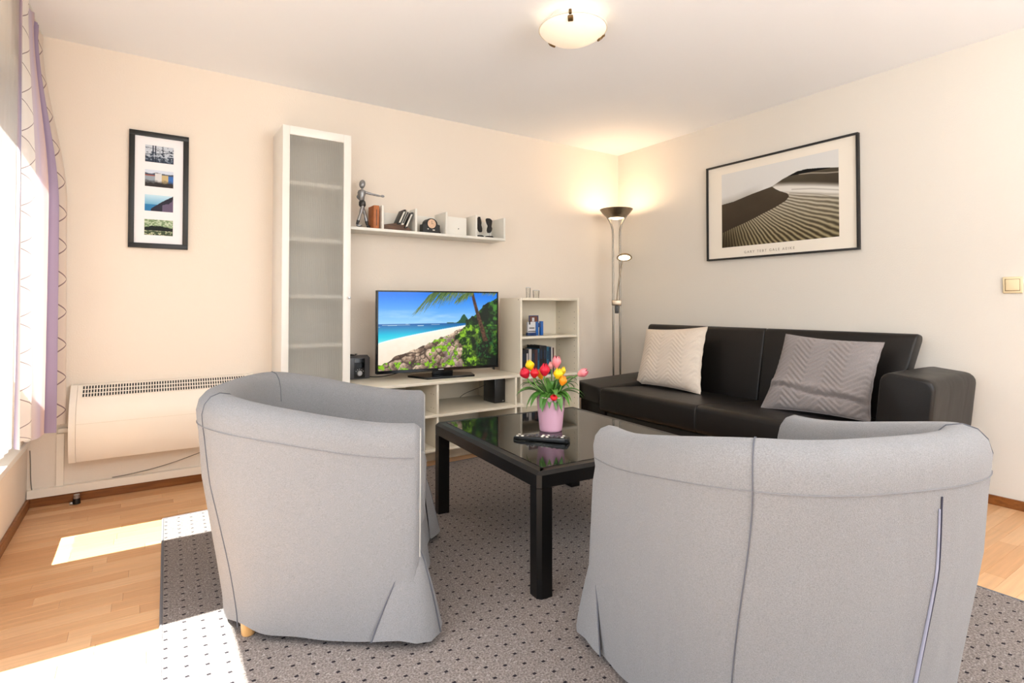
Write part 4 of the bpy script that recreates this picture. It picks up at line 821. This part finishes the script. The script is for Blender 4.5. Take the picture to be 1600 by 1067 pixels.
# cushions
def cushion(name, BL, BR, TR, TL, th, lab, m, chev, fold=False, N=84):
    BL, BR, TR, TL = map(Vector, (BL, BR, TR, TL)); ctr = (BL + BR + TR + TL) / 4
    ux = (BR - BL + TR - TL).normalized(); uz = (TL - BL + TR - BR).normalized(); nn = ux.cross(uz).normalized()
    if nn.x > 0: nn = -nn
    root = empty(name, ctr, 0, lab, 'cushion'); bm = bmesh.new(); grids = []
    for side in (1, -1):
        gv = []
        for j in range(N + 1):
            row = []
            for i in range(N + 1):
                u, v = i / N, j / N; a, b = 2 * u - 1, 2 * v - 1
                pu = u + .035 * (0.5 - u) * 2 * (1 - b * b) * -1 * -1 * 1.0; pv = v + .03 * (0.5 - v) * 2 * (1 - a * a)
                p = (BL * (1 - pu) + BR * pu) * (1 - pv) + (TL * (1 - pu) + TR * pu) * pv
                prof_ = ((1 - a ** 4) * (1 - b ** 4)) ** .62; hgt = th * prof_
                if side > 0:
                    if chev:
                        cc = u * 5.2; tri = abs((cc % 2) - 1); s_ = (v * 15 + tri * 2.9) % 1; rid = (abs(s_ - .5) * 2) ** 1.0; hgt += chev * (rid - .5) * min(1, prof_ * 3)
                    if fold: hgt -= .030 * math.exp(-((v - (.27 - .10 * u + .02 * math.sin(u * 9))) / .025) ** 2) * min(1, prof_ * 2) * (.4 + .6 * u); hgt += .012 * math.exp(-((v - (.34 - .10 * u)) / .04) ** 2)
                    hgt += .004 * math.sin(v * 34 + u * 3) * smooth01((u - .8) / .2)
                row.append(p - ctr + nn * hgt * (1 if side > 0 else -.75))
            gv.append(row)
        grids.append(gv)
    f = [[bm.verts.new(p) for p in r_] for r_ in grids[0]]; b = [[(f[j][i] if i in (0, N) or j in (0, N) else bm.verts.new(grids[1][j][i])) for i in range(N + 1)] for j in range(N + 1)]
    for j in range(N):
        for i in range(N): bm.faces.new((f[j][i], f[j][i + 1], f[j + 1][i + 1], f[j + 1][i])); bm.faces.new((b[j][i], b[j + 1][i], b[j + 1][i + 1], b[j][i + 1]))
    rim_ = [f[0][i].co.copy() for i in range(0, N, 4)] + [f[j][N].co.copy() for j in range(0, N, 4)] + [f[N][i].co.copy() for i in range(N, 0, -4)] + [f[j][0].co.copy() for j in range(N, -1, -4)]
    obj('cover', bm, m, root, 80); bm = bmesh.new(); tube(bm, rim_, .003, 6); obj('piping', bm, m, root, 60); return root
cushion('cream_cushion', (3.30, 3.140, .428), (3.32, 2.535, .418), (3.47, 2.586, .898), (3.47, 3.183, .857), .07, 'cream throw cushion with faint zigzag weave at the left end of the sofa', 'pillcream', .006)
cushion('grey_cushion', (3.20, 1.995, .418), (3.24, 1.39, .430), (3.44, 1.400, .850), (3.45, 1.972, .871), .07, 'taupe throw cushion with bold zigzag pleats at the right end of the sofa', 'pillgrey', .010, True)
# ------------------------------------------------------------------ coffee table
tg = empty('coffee_table', (1.170, 1.583, 0), R(-3.7), 'low black coffee table with glossy marble top on square legs', 'coffee table')
TW, TD, TH = .88, .985, .462; lg = .058; ch = .014
def chbox(bm, x0, x1, y0, y1, z0, z1, cx_, cy_, c=ch):
    # box with one chamfered vertical corner at (cx_,cy_) in {0,1}
    P = [(x0, y0), (x1, y0), (x1, y1), (x0, y1)]; k = {(0, 0): 0, (1, 0): 1, (1, 1): 2, (0, 1): 3}[(cx_, cy_)]; out = []
    for i, p in enumerate(P):
        if i != k: out.append(p); continue
        a, b = P[i - 1], P[(i + 1) % 4]
        for q in (a, b):
            d = Vector((q[0] - p[0], q[1] - p[1])).normalized() * c; out.append((p[0] + d.x, p[1] + d.y))
    prism(bm, out, 2, z0, z1)
for i, (cx_, cy_) in enumerate(((0, 0), (1, 0), (1, 1), (0, 1))):
    xa = 0 if cx_ == 0 else TW - lg; ya = 0 if cy_ == 0 else TD - lg
    bm = bmesh.new(); chbox(bm, xa, xa + lg, ya, ya + lg, .0085, TH - .062, cx_, cy_); obj('leg', bm, 'tableblack', tg, 20)
bm = bmesh.new(); c = ch; o_ = [(c, 0), (TW - c, 0), (TW, c), (TW, TD - c), (TW - c, TD), (c, TD), (0, TD - c), (0, c)]
iw = .045
def octo(ins, z): 
    cc = c
    return [Vector((x, y, z)) for x, y in ((cc + ins * .4, ins), (TW - cc - ins * .4, ins), (TW - ins, cc + ins * .4), (TW - ins, TD - cc - ins * .4), (TW - cc - ins * .4, TD - ins), (cc + ins * .4, TD - ins), (ins, TD - cc - ins * .4), (ins, cc + ins * .4))]
sq = lambda ins, z: [Vector((x, y, z)) for x, y in ((ins, ins), (TW - ins, ins), (TW - ins, ins), (TW - ins, TD - ins), (TW - ins, TD - ins), (ins, TD - ins), (ins, TD - ins), (ins, ins))]
loops = [octo(.03, TH - .060), octo(0, TH - .060), octo(0, TH - .014), octo(.014, TH - .002), octo(iw, TH - .002), octo(iw, TH - .012)]
rings = [[bm.verts.new(p) for p in l] for l in loops]
for a, b in zip(rings, rings[1:]):
    for k in range(8): bm.faces.new((a[k], a[(k + 1) % 8], b[(k + 1) % 8], b[k]))
bm.faces.new(rings[-1]); bm.faces.new(rings[0][::-1])
obj('table_frame', bm, 'tableblack', tg, 15)
box('marble_top', 'marble', iw + .001, TW - iw - .001, iw + .001, TD - iw - .001, TH - .0118, TH, tg, .0008, 1)
# remote control
rc = empty('remote_control', (1.452, 1.945, TH + .0005), math.atan2(1.845 - 2.055, 1.51 - 1.345), 'black remote control with light buttons lying on the coffee table', 'remote control')
bm = bmesh.new(); secs = []
for x, w_, h_ in ((-.125, .03, .008), (-.120, .042, .013), (-.09, .048, .016), (0, .046, .019), (.07, .048, .022), (.105, .05, .024), (.120, .046, .022), (.125, .036, .012)):
    secs.append([Vector((x, p[0], p[1] + h_ / 2)) for p in rrect(w_, h_, min(.004, h_ * .3), 3)])
rloft(bm, secs); obj('body', bm, 'black', rc, 50)
bm = bmesh.new(); bl = bmesh.new()
for i in range(10):
    for j in range(3):
        x = -.105 + i * .0225; y = -.0135 + j * .0135; zt = .0145 + .008 * (x + .12) / .24
        tgt = bl if (i in (0, 6, 9) and j != 1) or (i == 5) or (i == 1 and j == 0) else bm
        bx(tgt, x - .0055, x + .0055, y - .004, y + .004, zt, zt + .0045, .001, 1)
kb = obj('keypad', bm, 'grayplastic', rc, 0); kb['kind'] = 'stuff'; kb = obj('keypad', bl, 'paper', rc, 0, label='light coloured buttons'); kb['kind'] = 'stuff'
# ------------------------------------------------------------------ pink pot and tulips
PX, PY = 1.612, 2.083
pot = empty('flower_pot', (PX, PY, TH + .0003), 0, 'tapered glossy pink flower pot on the coffee table', 'flower pot')
bm = bmesh.new(); lathe(bm, [(0, 0), (.050, 0), (.053, .003), (.0545, .012), (.069, .158), (.071, .164), (.069, .165), (.066, .160), (.052, .02), (0, .018)], n=48); obj('pot', bm, 'pink', pot, 40)
bm = bmesh.new(); lathe(bm, [(0, .135), (.03, .138), (.062, .132)], n=24); obj('soil', bm, 'soil', pot)
def tulipmat(nm, c, c2): return mat(nm, c, .42, c2=c2, nscale=14, spec=.4, stretch=(1, 1, .4))
M['tred'] = tulipmat('petal_red', (206, 14, 30), (222, 40, 44)); M['tcrim'] = tulipmat('petal_crimson', (196, 10, 44), (224, 36, 60)); M['tyel'] = tulipmat('petal_yellow', (246, 196, 6), (252, 216, 40)); M['tora'] = tulipmat('petal_orange', (250, 170, 20), (244, 130, 30)); M['tpink'] = tulipmat('petal_pink', (206, 40, 84), (240, 158, 158)); M['tpale'] = tulipmat('petal_pale_pink', (246, 200, 180), (236, 130, 140))
rvv = Vector((.8315, -.5556, 0)); fvv = Vector((.5556, .8315, 0)); SCL = 1 / 330.0
def bloom(parent, c, d, r_, L_, m, openness=.25):
    d = Vector(d).normalized(); q = d.to_track_quat('Z', 'Y').to_matrix().to_4x4(); mt = Matrix.Translation(c) @ q
    for k in range(6):
        a0 = 2 * math.pi * k / 6 + .3; inner = k % 2; bm = bmesh.new(); nu, nv = 7, 9; g = []
        for j in range(nv + 1):
            t = j / nv; rr = r_ * (math.sin(min(1, t * 1.25 + .12) * math.pi * .5) ** .8) * (1 - .78 * smooth01((t - .42) / .58) * (1 - openness)) * (.94 if inner else 1.0)
            wd = 1.15 * math.sin(math.pi * min(1, .12 + t * .88)) ** .55 * (1 if t < .999 else .1); row = []
            for i in range(nu + 1):
                s = (i / nu * 2 - 1); a = a0 + s * wd * .62; rad = rr * (1 + .05 * (1 - s * s)); row.append(bm.verts.new(mt @ Vector((rad * math.cos(a), rad * math.sin(a), L_ * (t * (1 - .06 * s * s))))))
            g.append(row)
        for j in range(nv):
            for i in range(nu): bm.faces.new((g[j][i], g[j][i + 1], g[j + 1][i + 1], g[j + 1][i]))
        obj('petal', bm, m, parent, 80)
def leafblade(parent, p0, p1, p2, p3, wd, m='leaf'):
    pts = bez(p0, p1, p2, p3, 12); bm = bmesh.new(); rows = []
    for i, p in enumerate(pts):
        t = i / 12; d = (pts[min(12, i + 1)] - pts[max(0, i - 1)]).normalized(); out = Vector((p.x, p.y, 0)); side = d.cross(Vector((0, 0, 1)));
        side = side.normalized() if side.length > .05 else rvv.copy(); up = side.cross(d).normalized(); w_ = wd * (math.sin(math.pi * (.12 + .88 * t)) ** .75) * (1 if i < 12 else .05)
        rows.append([bm.verts.new(p + side * w_ * s + up * (.25 * w_ * abs(s))) for s in (-1, -.5, 0, .5, 1)])
    for a, b in zip(rows, rows[1:]):
        for k in range(4): bm.faces.new((a[k], a[k + 1], b[k + 1], b[k]))
    obj('leaf', bm, m, parent, 80)
# px offsets are from the pot axis: (right, up, depth) in metres
tul = [(-.123, .272, -.02, .027, .052, 'tcrim', 'big crimson tulip at the far left of the bunch', (-.45, 0, 1), [(-.165, .17, -.03)]),
       (-.098, .305, .02, .024, .050, 'tyel', 'yellow tulip directly above the two left red ones', (-.3, 0, 1), [(-.15, .20, .03)]),
       (-.080, .275, -.04, .023, .046, 'tred', 'red tulip just below the left yellow bloom', (.1, 0, 1), [(-.10, .12, -.07)]),
       (-.048, .262, .01, .018, .048, 'tora', 'narrow yellow orange tulip left of the big centre red one', (-.2, 0, 1), [(-.055, .11, -.07)]),
       (-.031, .288, -.03, .027, .058, 'tcrim', 'big red tulip in the centre of the bunch', (.05, 0, 1), [(-.012, .115, -.075)]),
       (.004, .302, .04, .014, .036, 'tpale', 'small pale pink tulip bud left of the pink bloom', (-.1, 0, 1), []),
       (.030, .318, .03, .023, .058, 'tpink', 'pink and white tulip standing highest in the bunch', (.05, 0, 1), []),
       (.032, .270, -.03, .025, .050, 'tyel', 'yellow tulip directly below the highest pink one', (.1, 0, 1), [(.02, .105, -.075)]),
       (.052, .242, -.06, .020, .046, 'tora', 'orange and yellow tulip lowest right of the yellow one', (.25, 0, 1), [(.095, .14, -.04)]),
       (.062, .275, .04, .014, .042, 'tyel', 'half hidden yellow tulip behind the orange one', (.2, 0, 1), [(.12, .19, .05)]),
       (.150, .272, .0, .021, .052, 'tpink', 'pink and white tulip leaning out far to the right', (.9, -.1, .45), [(.165, .16, .0), (.13, .23, .03)]),
       (.008, .168, -.085, .018, .034, 'tred', 'small red tulip bud hanging over the pot rim', (.1, -.6, .8), [])]
W = lambda a: rvv * a[0] + fvv * a[2] + Vector((0, 0, a[1]))
for (dx, dz, dy, r_, L_, m, lab, dr, lv) in tul:
    o = empty('tulip', (PX, PY, TH + .14), 0, lab, 'tulip'); hd = W((dx, dz - .14, dy)); dd = rvv * dr[0] + fvv * dr[1] + Vector((0, 0, dr[2])); dd.normalize()
    b0 = hd - dd * L_ * .45; root = rvv * dx * .22 + fvv * dy * .3 + Vector((0, 0, .0))
    bm = bmesh.new(); tube(bm, bez(root, root + Vector((0, 0, .05)), b0 - dd * .05, b0, 10), .0032, 8); obj('stem', bm, 'stem', o, 60)
    bloom(o, b0, dd, r_ * 1.02, L_ * 1.08, m, .45 if m == 'tpink' else .12)
    for (lx, lz, ly) in lv:
        e = W((lx, lz - .14, ly)); k0 = Vector((e.x, e.y, 0)) * .25; mid = Vector((e.x, e.y, 0)) * .75 + Vector((0, 0, max(e.z, 0) + .06)); leafblade(o, k0, k0 + Vector((0, 0, .06)), mid, e, .021)
# extra leaves fill the mouth of the pot (belong to the pot plant)
bn = empty('tulip_foliage', (PX, PY, TH + .14), 0, 'mass of green tulip leaves spilling over the pink pot rim', 'leaves')
for (lx, lz, ly, wd) in ((-.17, .155, .02, .014), (-.118, .105, -.03, .016), (-.045, .10, -.078, .019), (.005, .215, -.02, .016), (-.03, .225, .02, .016), (.04, .22, .0, .016), (.075, .22, .02, .017), (.085, .20, -.04, .016), (-.075, .215, .0, .016), (.135, .205, .03, .014), (.16, .145, .02, .015), (.045, .100, -.08, .017), (.085, .12, -.055, .016), (-.10, .20, .04, .015), (.12, .235, -.01, .014), (-.14, .195, .05, .013), (.02, .17, -.07, .015)):
    e = W((lx, lz - .14, ly)); k0 = Vector((e.x, e.y, 0)) * .22; mid = Vector((e.x, e.y, 0)) * .8 + Vector((0, 0, max(e.z, 0) + .055)); leafblade(bn, k0, k0 + Vector((0, 0, .06)), mid, e, wd * 1.35)
# ------------------------------------------------------------------ armchairs
def make_chair():
    root = empty('armchair', (0, 0, 0)); W_, DB = .3986, -.396; xf = .339; xc = -.06; n_ = 2.75
    pts = [(xf - (xf - xc) * i / 14, -W_ + .0) for i in range(14)]
    for i in range(49):
        a = -math.pi / 2 - math.pi * i / 48; ca, sa = math.cos(a), math.sin(a)
        pts.append((xc + (abs(DB - xc)) * math.copysign(abs(ca) ** (2 / n_), ca), W_ * math.copysign(abs(sa) ** (2 / n_), sa)))
    pts += [(xc + (xf - xc) * (i + 1) / 14, W_) for i in range(14)]
    P = [Vector((a, b, 0)) for a, b in pts]
    # resample evenly
    cum = [0]
    for a, b in zip(P, P[1:]): cum.append(cum[-1] + (b - a).length)
    NS = 84; S = []
    for k in range(NS + 1):
        t = cum[-1] * k / NS; i = min(len(P) - 2, max(j for j in range(len(cum)) if cum[j] <= t + 1e-9)); f = (t - cum[i]) / max(1e-9, cum[i + 1] - cum[i]); S.append(P[i].lerp(P[i + 1], f))
    def nrm(i):
        d = (S[min(NS, i + 1)] - S[max(0, i - 1)]).normalized(); return Vector((d.y, -d.x, 0)) * -1
    nr_ = [nrm(i) for i in range(NS + 1)]
    if nr_[0].y < 0: nr_ = [-v for v in nr_]
    def hgt(i): s = abs(i / NS * 2 - 1); return .677 + .102 * smooth01((1 - s) / .72)
    def hemin(i): s = abs(i / NS * 2 - 1); return -.028 + .112 * smooth01((1 - s) / .7)
    def prof_at(i, shr=0):
        h_ = hgt(i); hi = hemin(i)
        L = [(hi + .002 * math.sin(i * .9) , .030 + .003 * math.sin(i * .55) + .024 * math.exp(-((abs(i / NS * 2 - 1) - .42) / .13) ** 2)), (hi * .93, .10), (hi * .72, .22), (hi * .45, .36), (hi * .18, .50), (0.004, h_ - .125), (0, h_ - .098), (-.003, h_ - .06), (.004, h_ - .03), (.022, h_ - .009), (.05, h_), (.08, h_ - .007), (.1, h_ - .028), (.112, h_ - .06), (.118, h_ - .12), (.125, .42), (.128, .22), (.128, .034)]
        if shr: L = [((o - .06) * (1 - shr * .28) + .06, z - (shr * .022 if z > .3 else 0) * (1 if z > .5 else .3)) for o, z in L]
        return L
    rings = []; bm = bmesh.new()
    ext = {-3: (.022, 1.0), -2: (.016, .55), -1: (.008, .2)}
    seq = [(0, .022, 1.), (0, .016, .5), (0, .008, .18)] + [(i, 0, 0) for i in range(NS + 1)] + [(NS, .008, .18), (NS, .016, .5), (NS, .022, 1.)]
    for (i, dx, sh) in seq: rings.append([bm.verts.new(S[i] + Vector((dx, 0, 0)) + nr_[i] * o + Vector((0, 0, z))) for o, z in prof_at(i, sh)])
    for a, b in zip(rings, rings[1:]):
        for k in range(len(a) - 1): bm.faces.new((a[k], a[k + 1], b[k + 1], b[k]))
    bm.faces.new(rings[0]); bm.faces.new(rings[-1][::-1])
    obj('cover', bm, 'fabric', root, 50)
    def surf(i, z, out=.0012):
        L = prof_at(i)[:8]; h_ = hgt(i)
        for (o0, z0_), (o1, z1_) in zip(L, L[1:]):
            if z0_ <= z <= z1_: f = (z - z0_) / (z1_ - z0_); return S[i] + nr_[i] * (o0 + (o1 - o0) * f - out) + Vector((0, 0, z))
        return S[i] + nr_[i] * (L[0][0] - out) + Vector((0, 0, z))
    def surff(x, z):
        i = int(math.floor(x)); f = x - i; return surf(i, z).lerp(surf(i + 1, z), f)
    # seams: ring under the roll, two back corner seams running over the roll
    bm = bmesh.new(); tube(bm, [surf(i, hgt(i) - .099) for i in range(0, NS + 1)], .0013, 5); obj('seam', bm, 'ring', root, 60)
    for ic in (28, NS - 28):
        zs = [.04 + (hgt(ic) - .06 - .04) * k / 16 for k in range(17)]; bm = bmesh.new(); sg = -1 if ic < 40 else 1; line = [surff(ic + sg * 3.6 * smooth01((.70 - z) / .66), z) for z in zs]
        line += [S[ic] + nr_[ic] * o + Vector((0, 0, z + .0012)) for o, z in prof_at(ic)[8:15]]
        tube(bm, line, .0016, 5); obj('seam', bm, 'seam', root, 60)
    # zip at the middle of the back
    ic = 39; bm = bmesh.new(); bz = bmesh.new()
    zs = [.055 + (.662 - .055) * k / 24 for k in range(25)]
    tube(bm, [surf(ic, z, .001) + Vector((0, .006 * math.sin(z * 9), 0)) for z in zs], .0020, 6); obj('zip_opening', bm, 'slit', root, 60)
    tube(bz, [surf(ic, z, .001) + Vector((-.001, .006 * math.sin(z * 9) + .0065, 0)) for z in zs[:-1]], lambda t: .0050 * (1 - .6 * t), 6); obj('zip_tape', bz, 'zip', root, 60)
    # front piping on the arm fronts
    for k, i in ((0, 0), (1, NS)):
        bm = bmesh.new(); L = [S[i] + Vector((.020, 0, 0)) + nr_[i] * o + Vector((0, 0, z)) for o, z in prof_at(i, .85) if z > .10]; L[0].z = .27
        tube(bm, L, .0026, 6); obj('piping', bm, 'pipe', root, 60)
    # seat and front
    bm = bmesh.new(); mtx = Matrix.Translation((.09, 0, .365))
    pad(bm, mtx, .56, .54, .16, .05, .05, .03, 16); obj('seat_cushion', bm, 'fabric', root, 60)
    bm = bmesh.new(); bx(bm, -.17, .325, -.262, .262, .20, .285, .02, 3); obj('seat_base', bm, 'fabric', root, 50)
    # front skirt, slightly wavy
    bm = bmesh.new(); rows = []
    for j in range(9):
        t = j / 8; z = .295 - .258 * t; rows.append([bm.verts.new((.345 + .035 * t + .008 * t * math.sin(y * 26), y * (1 + .06 * t), z)) for y in [-.285 + .57 * i / 30 for i in range(31)]])
    for a, b in zip(rows, rows[1:]):
        for k in range(30): bm.faces.new((a[k], a[k + 1], b[k + 1], b[k]))
    top_ = [bm.verts.new((.32, v.co.y, .297)) for v in rows[0]]
    for k in range(30): bm.faces.new((top_[k], top_[k + 1], rows[0][k + 1], rows[0][k]))
    obj('front_skirt', bm, 'fabric', root, 60)
    # flared corner pleats
    for s in (-1, 1):
        bm = bmesh.new(); rows = []; hem = [(.215, .431), (.245, .440), (.300, .450), (.350, .452), (.395, .438), (.425, .402), (.430, .355), (.415, .31), (.388, .275)]
        ap = [(.332, .404), (.338, .403), (.345, .400), (.352, .394), (.357, .390), (.359, .382), (.359, .368), (.357, .345), (.352, .30)]
        for j in range(11):
            t = j / 10; z = .285 - .250 * t; e = t ** .78; row = []
            for k, (h_, a_) in enumerate(zip(hem, ap)): row.append(bm.verts.new((a_[0] + (h_[0] - a_[0]) * e, s * (a_[1] + (h_[1] - a_[1]) * e + .004 * t * math.sin(k * 2.3)), z + (.008 * math.sin(k * 1.1) if j == 10 else 0))))
            rows.append(row)
        for a, b in zip(rows, rows[1:]):
            for k in range(len(hem) - 1): bm.faces.new((a[k], a[k + 1], b[k + 1], b[k]))
        pl = obj('pleat', bm, 'fabric', root, 70)
        bm = bmesh.new(); tube(bm, [(ap[0][0] + (hem[0][0] - ap[0][0]) * (j / 10) ** .78, s * (ap[0][1] + (hem[0][1] - ap[0][1]) * (j / 10) ** .78 + .001), .285 - .250 * j / 10) for j in range(11)], .0024, 6); obj('piping', bm, 'seam', pl, 60)
        bm = bmesh.new(); tube(bm, [(ap[5][0] + (hem[5][0] - ap[5][0]) * (j / 10) ** .78, s * (ap[5][1] + (hem[5][1] - ap[5][1]) * (j / 10) ** .78 + .001), .285 - .250 * j / 10) for j in range(11)], .0024, 6); obj('piping', bm, 'seam', pl, 60)
    for x, y in ((.27, -.325), (.27, .325), (-.185, -.283), (-.185, .283)):
        bm = bmesh.new(); lathe(bm, [(0, .0085), (.019, .0085), (.021, .012), (.026, .10), (0, .10)], c=(x, y, 0), n=20); obj('leg', bm, 'birch', root, 50)
    return root
c1 = make_chair(); c1.location = (.571, 2.119, 0); c1.rotation_euler = (0, 0, R(-25.7))
tag(c1, 'grey fabric tub armchair on the left facing the coffee table', 'armchair', 'grey tub armchairs')
c2 = copy_tree(c1); c2.location = (1.442, .851, 0); c2.rotation_euler = (0, 0, R(70))
tag(c2, 'grey fabric tub armchair on the right seen from behind with zip', 'armchair', 'grey tub armchairs')
# ------------------------------------------------------------------ curtain
cu = empty('curtain', (-.44, 3.45, 0), 0, 'cream and lilac striped curtain with zigzag lines at the window', 'curtain')
bm = bmesh.new(); NU, NV = 150, 60; uvl = bm.loops.layers.uv.new('uv'); g = []
for j in range(NV + 1):
    v_ = j / NV; z = HC - .015 - v_ * (HC - .015 - .425); s = smooth01(v_ / .45)
    p0 = Vector((-.488 + .105 * s, 3.775 - .03 * s)); p1 = Vector((-.490 - .003 * s, 3.22 + .04 * s)); d = (p1 - p0); nn = Vector((-d.y, d.x)).normalized(); row = []
    if nn.x < 0: nn = -nn
    for i in range(NU + 1):
        u = i / NU; am = .014 + (.018 - .012 * u) * s; ph = 2 * math.pi * 4.2 * u; off = am * math.sin(ph) + .006 * math.sin(ph * 2.3 + v_ * 3) * s
        if j < 2: off += .004 * math.sin(u * 120)
        p = p0 + d * (u + .008 * math.sin(ph * 2 + 1)) + nn * (off + am * .3)
        row.append(bm.verts.new((max(p.x, XL + .014) + .44, min(p.y, YF - .01) - 3.45, z + (.012 * math.sin(u * 17) if j == NV else 0))))
    g.append(row)
for j in range(NV):
    for i in range(NU):
        f = bm.faces.new((g[j][i], g[j][i + 1], g[j + 1][i + 1], g[j + 1][i]))
        for l, (a, b) in zip(f.loops, ((i, j), (i + 1, j), (i + 1, j + 1), (i, j + 1))): l[uvl].uv = (a / NU, b / NV)
obj('cloth', bm, 'curtain', cu, 80)
box('curtain_rail', 'white', -.065, -.035, -1.3, .345, HC - .014, HC - .001, cu, .002)
# sheer net behind
M['net'] = translucent('net_curtain', (252, 252, 252), .5, .72)
bm = bmesh.new(); prev = None
for i in range(161):
    y = 2.52 + (3.25 - 2.52) * i / 160; x = XL + .022 + .003 * math.sin(i * .33); a, b = bm.verts.new((x, y, .43)), bm.verts.new((x, y, HC - .02))
    if prev: bm.faces.new((prev[0], a, b, prev[1]))
    prev = (a, b)
tag(obj('net_curtain', bm, 'net', None, 80), 'sheer white net curtain behind the patterned curtain', 'net curtain')
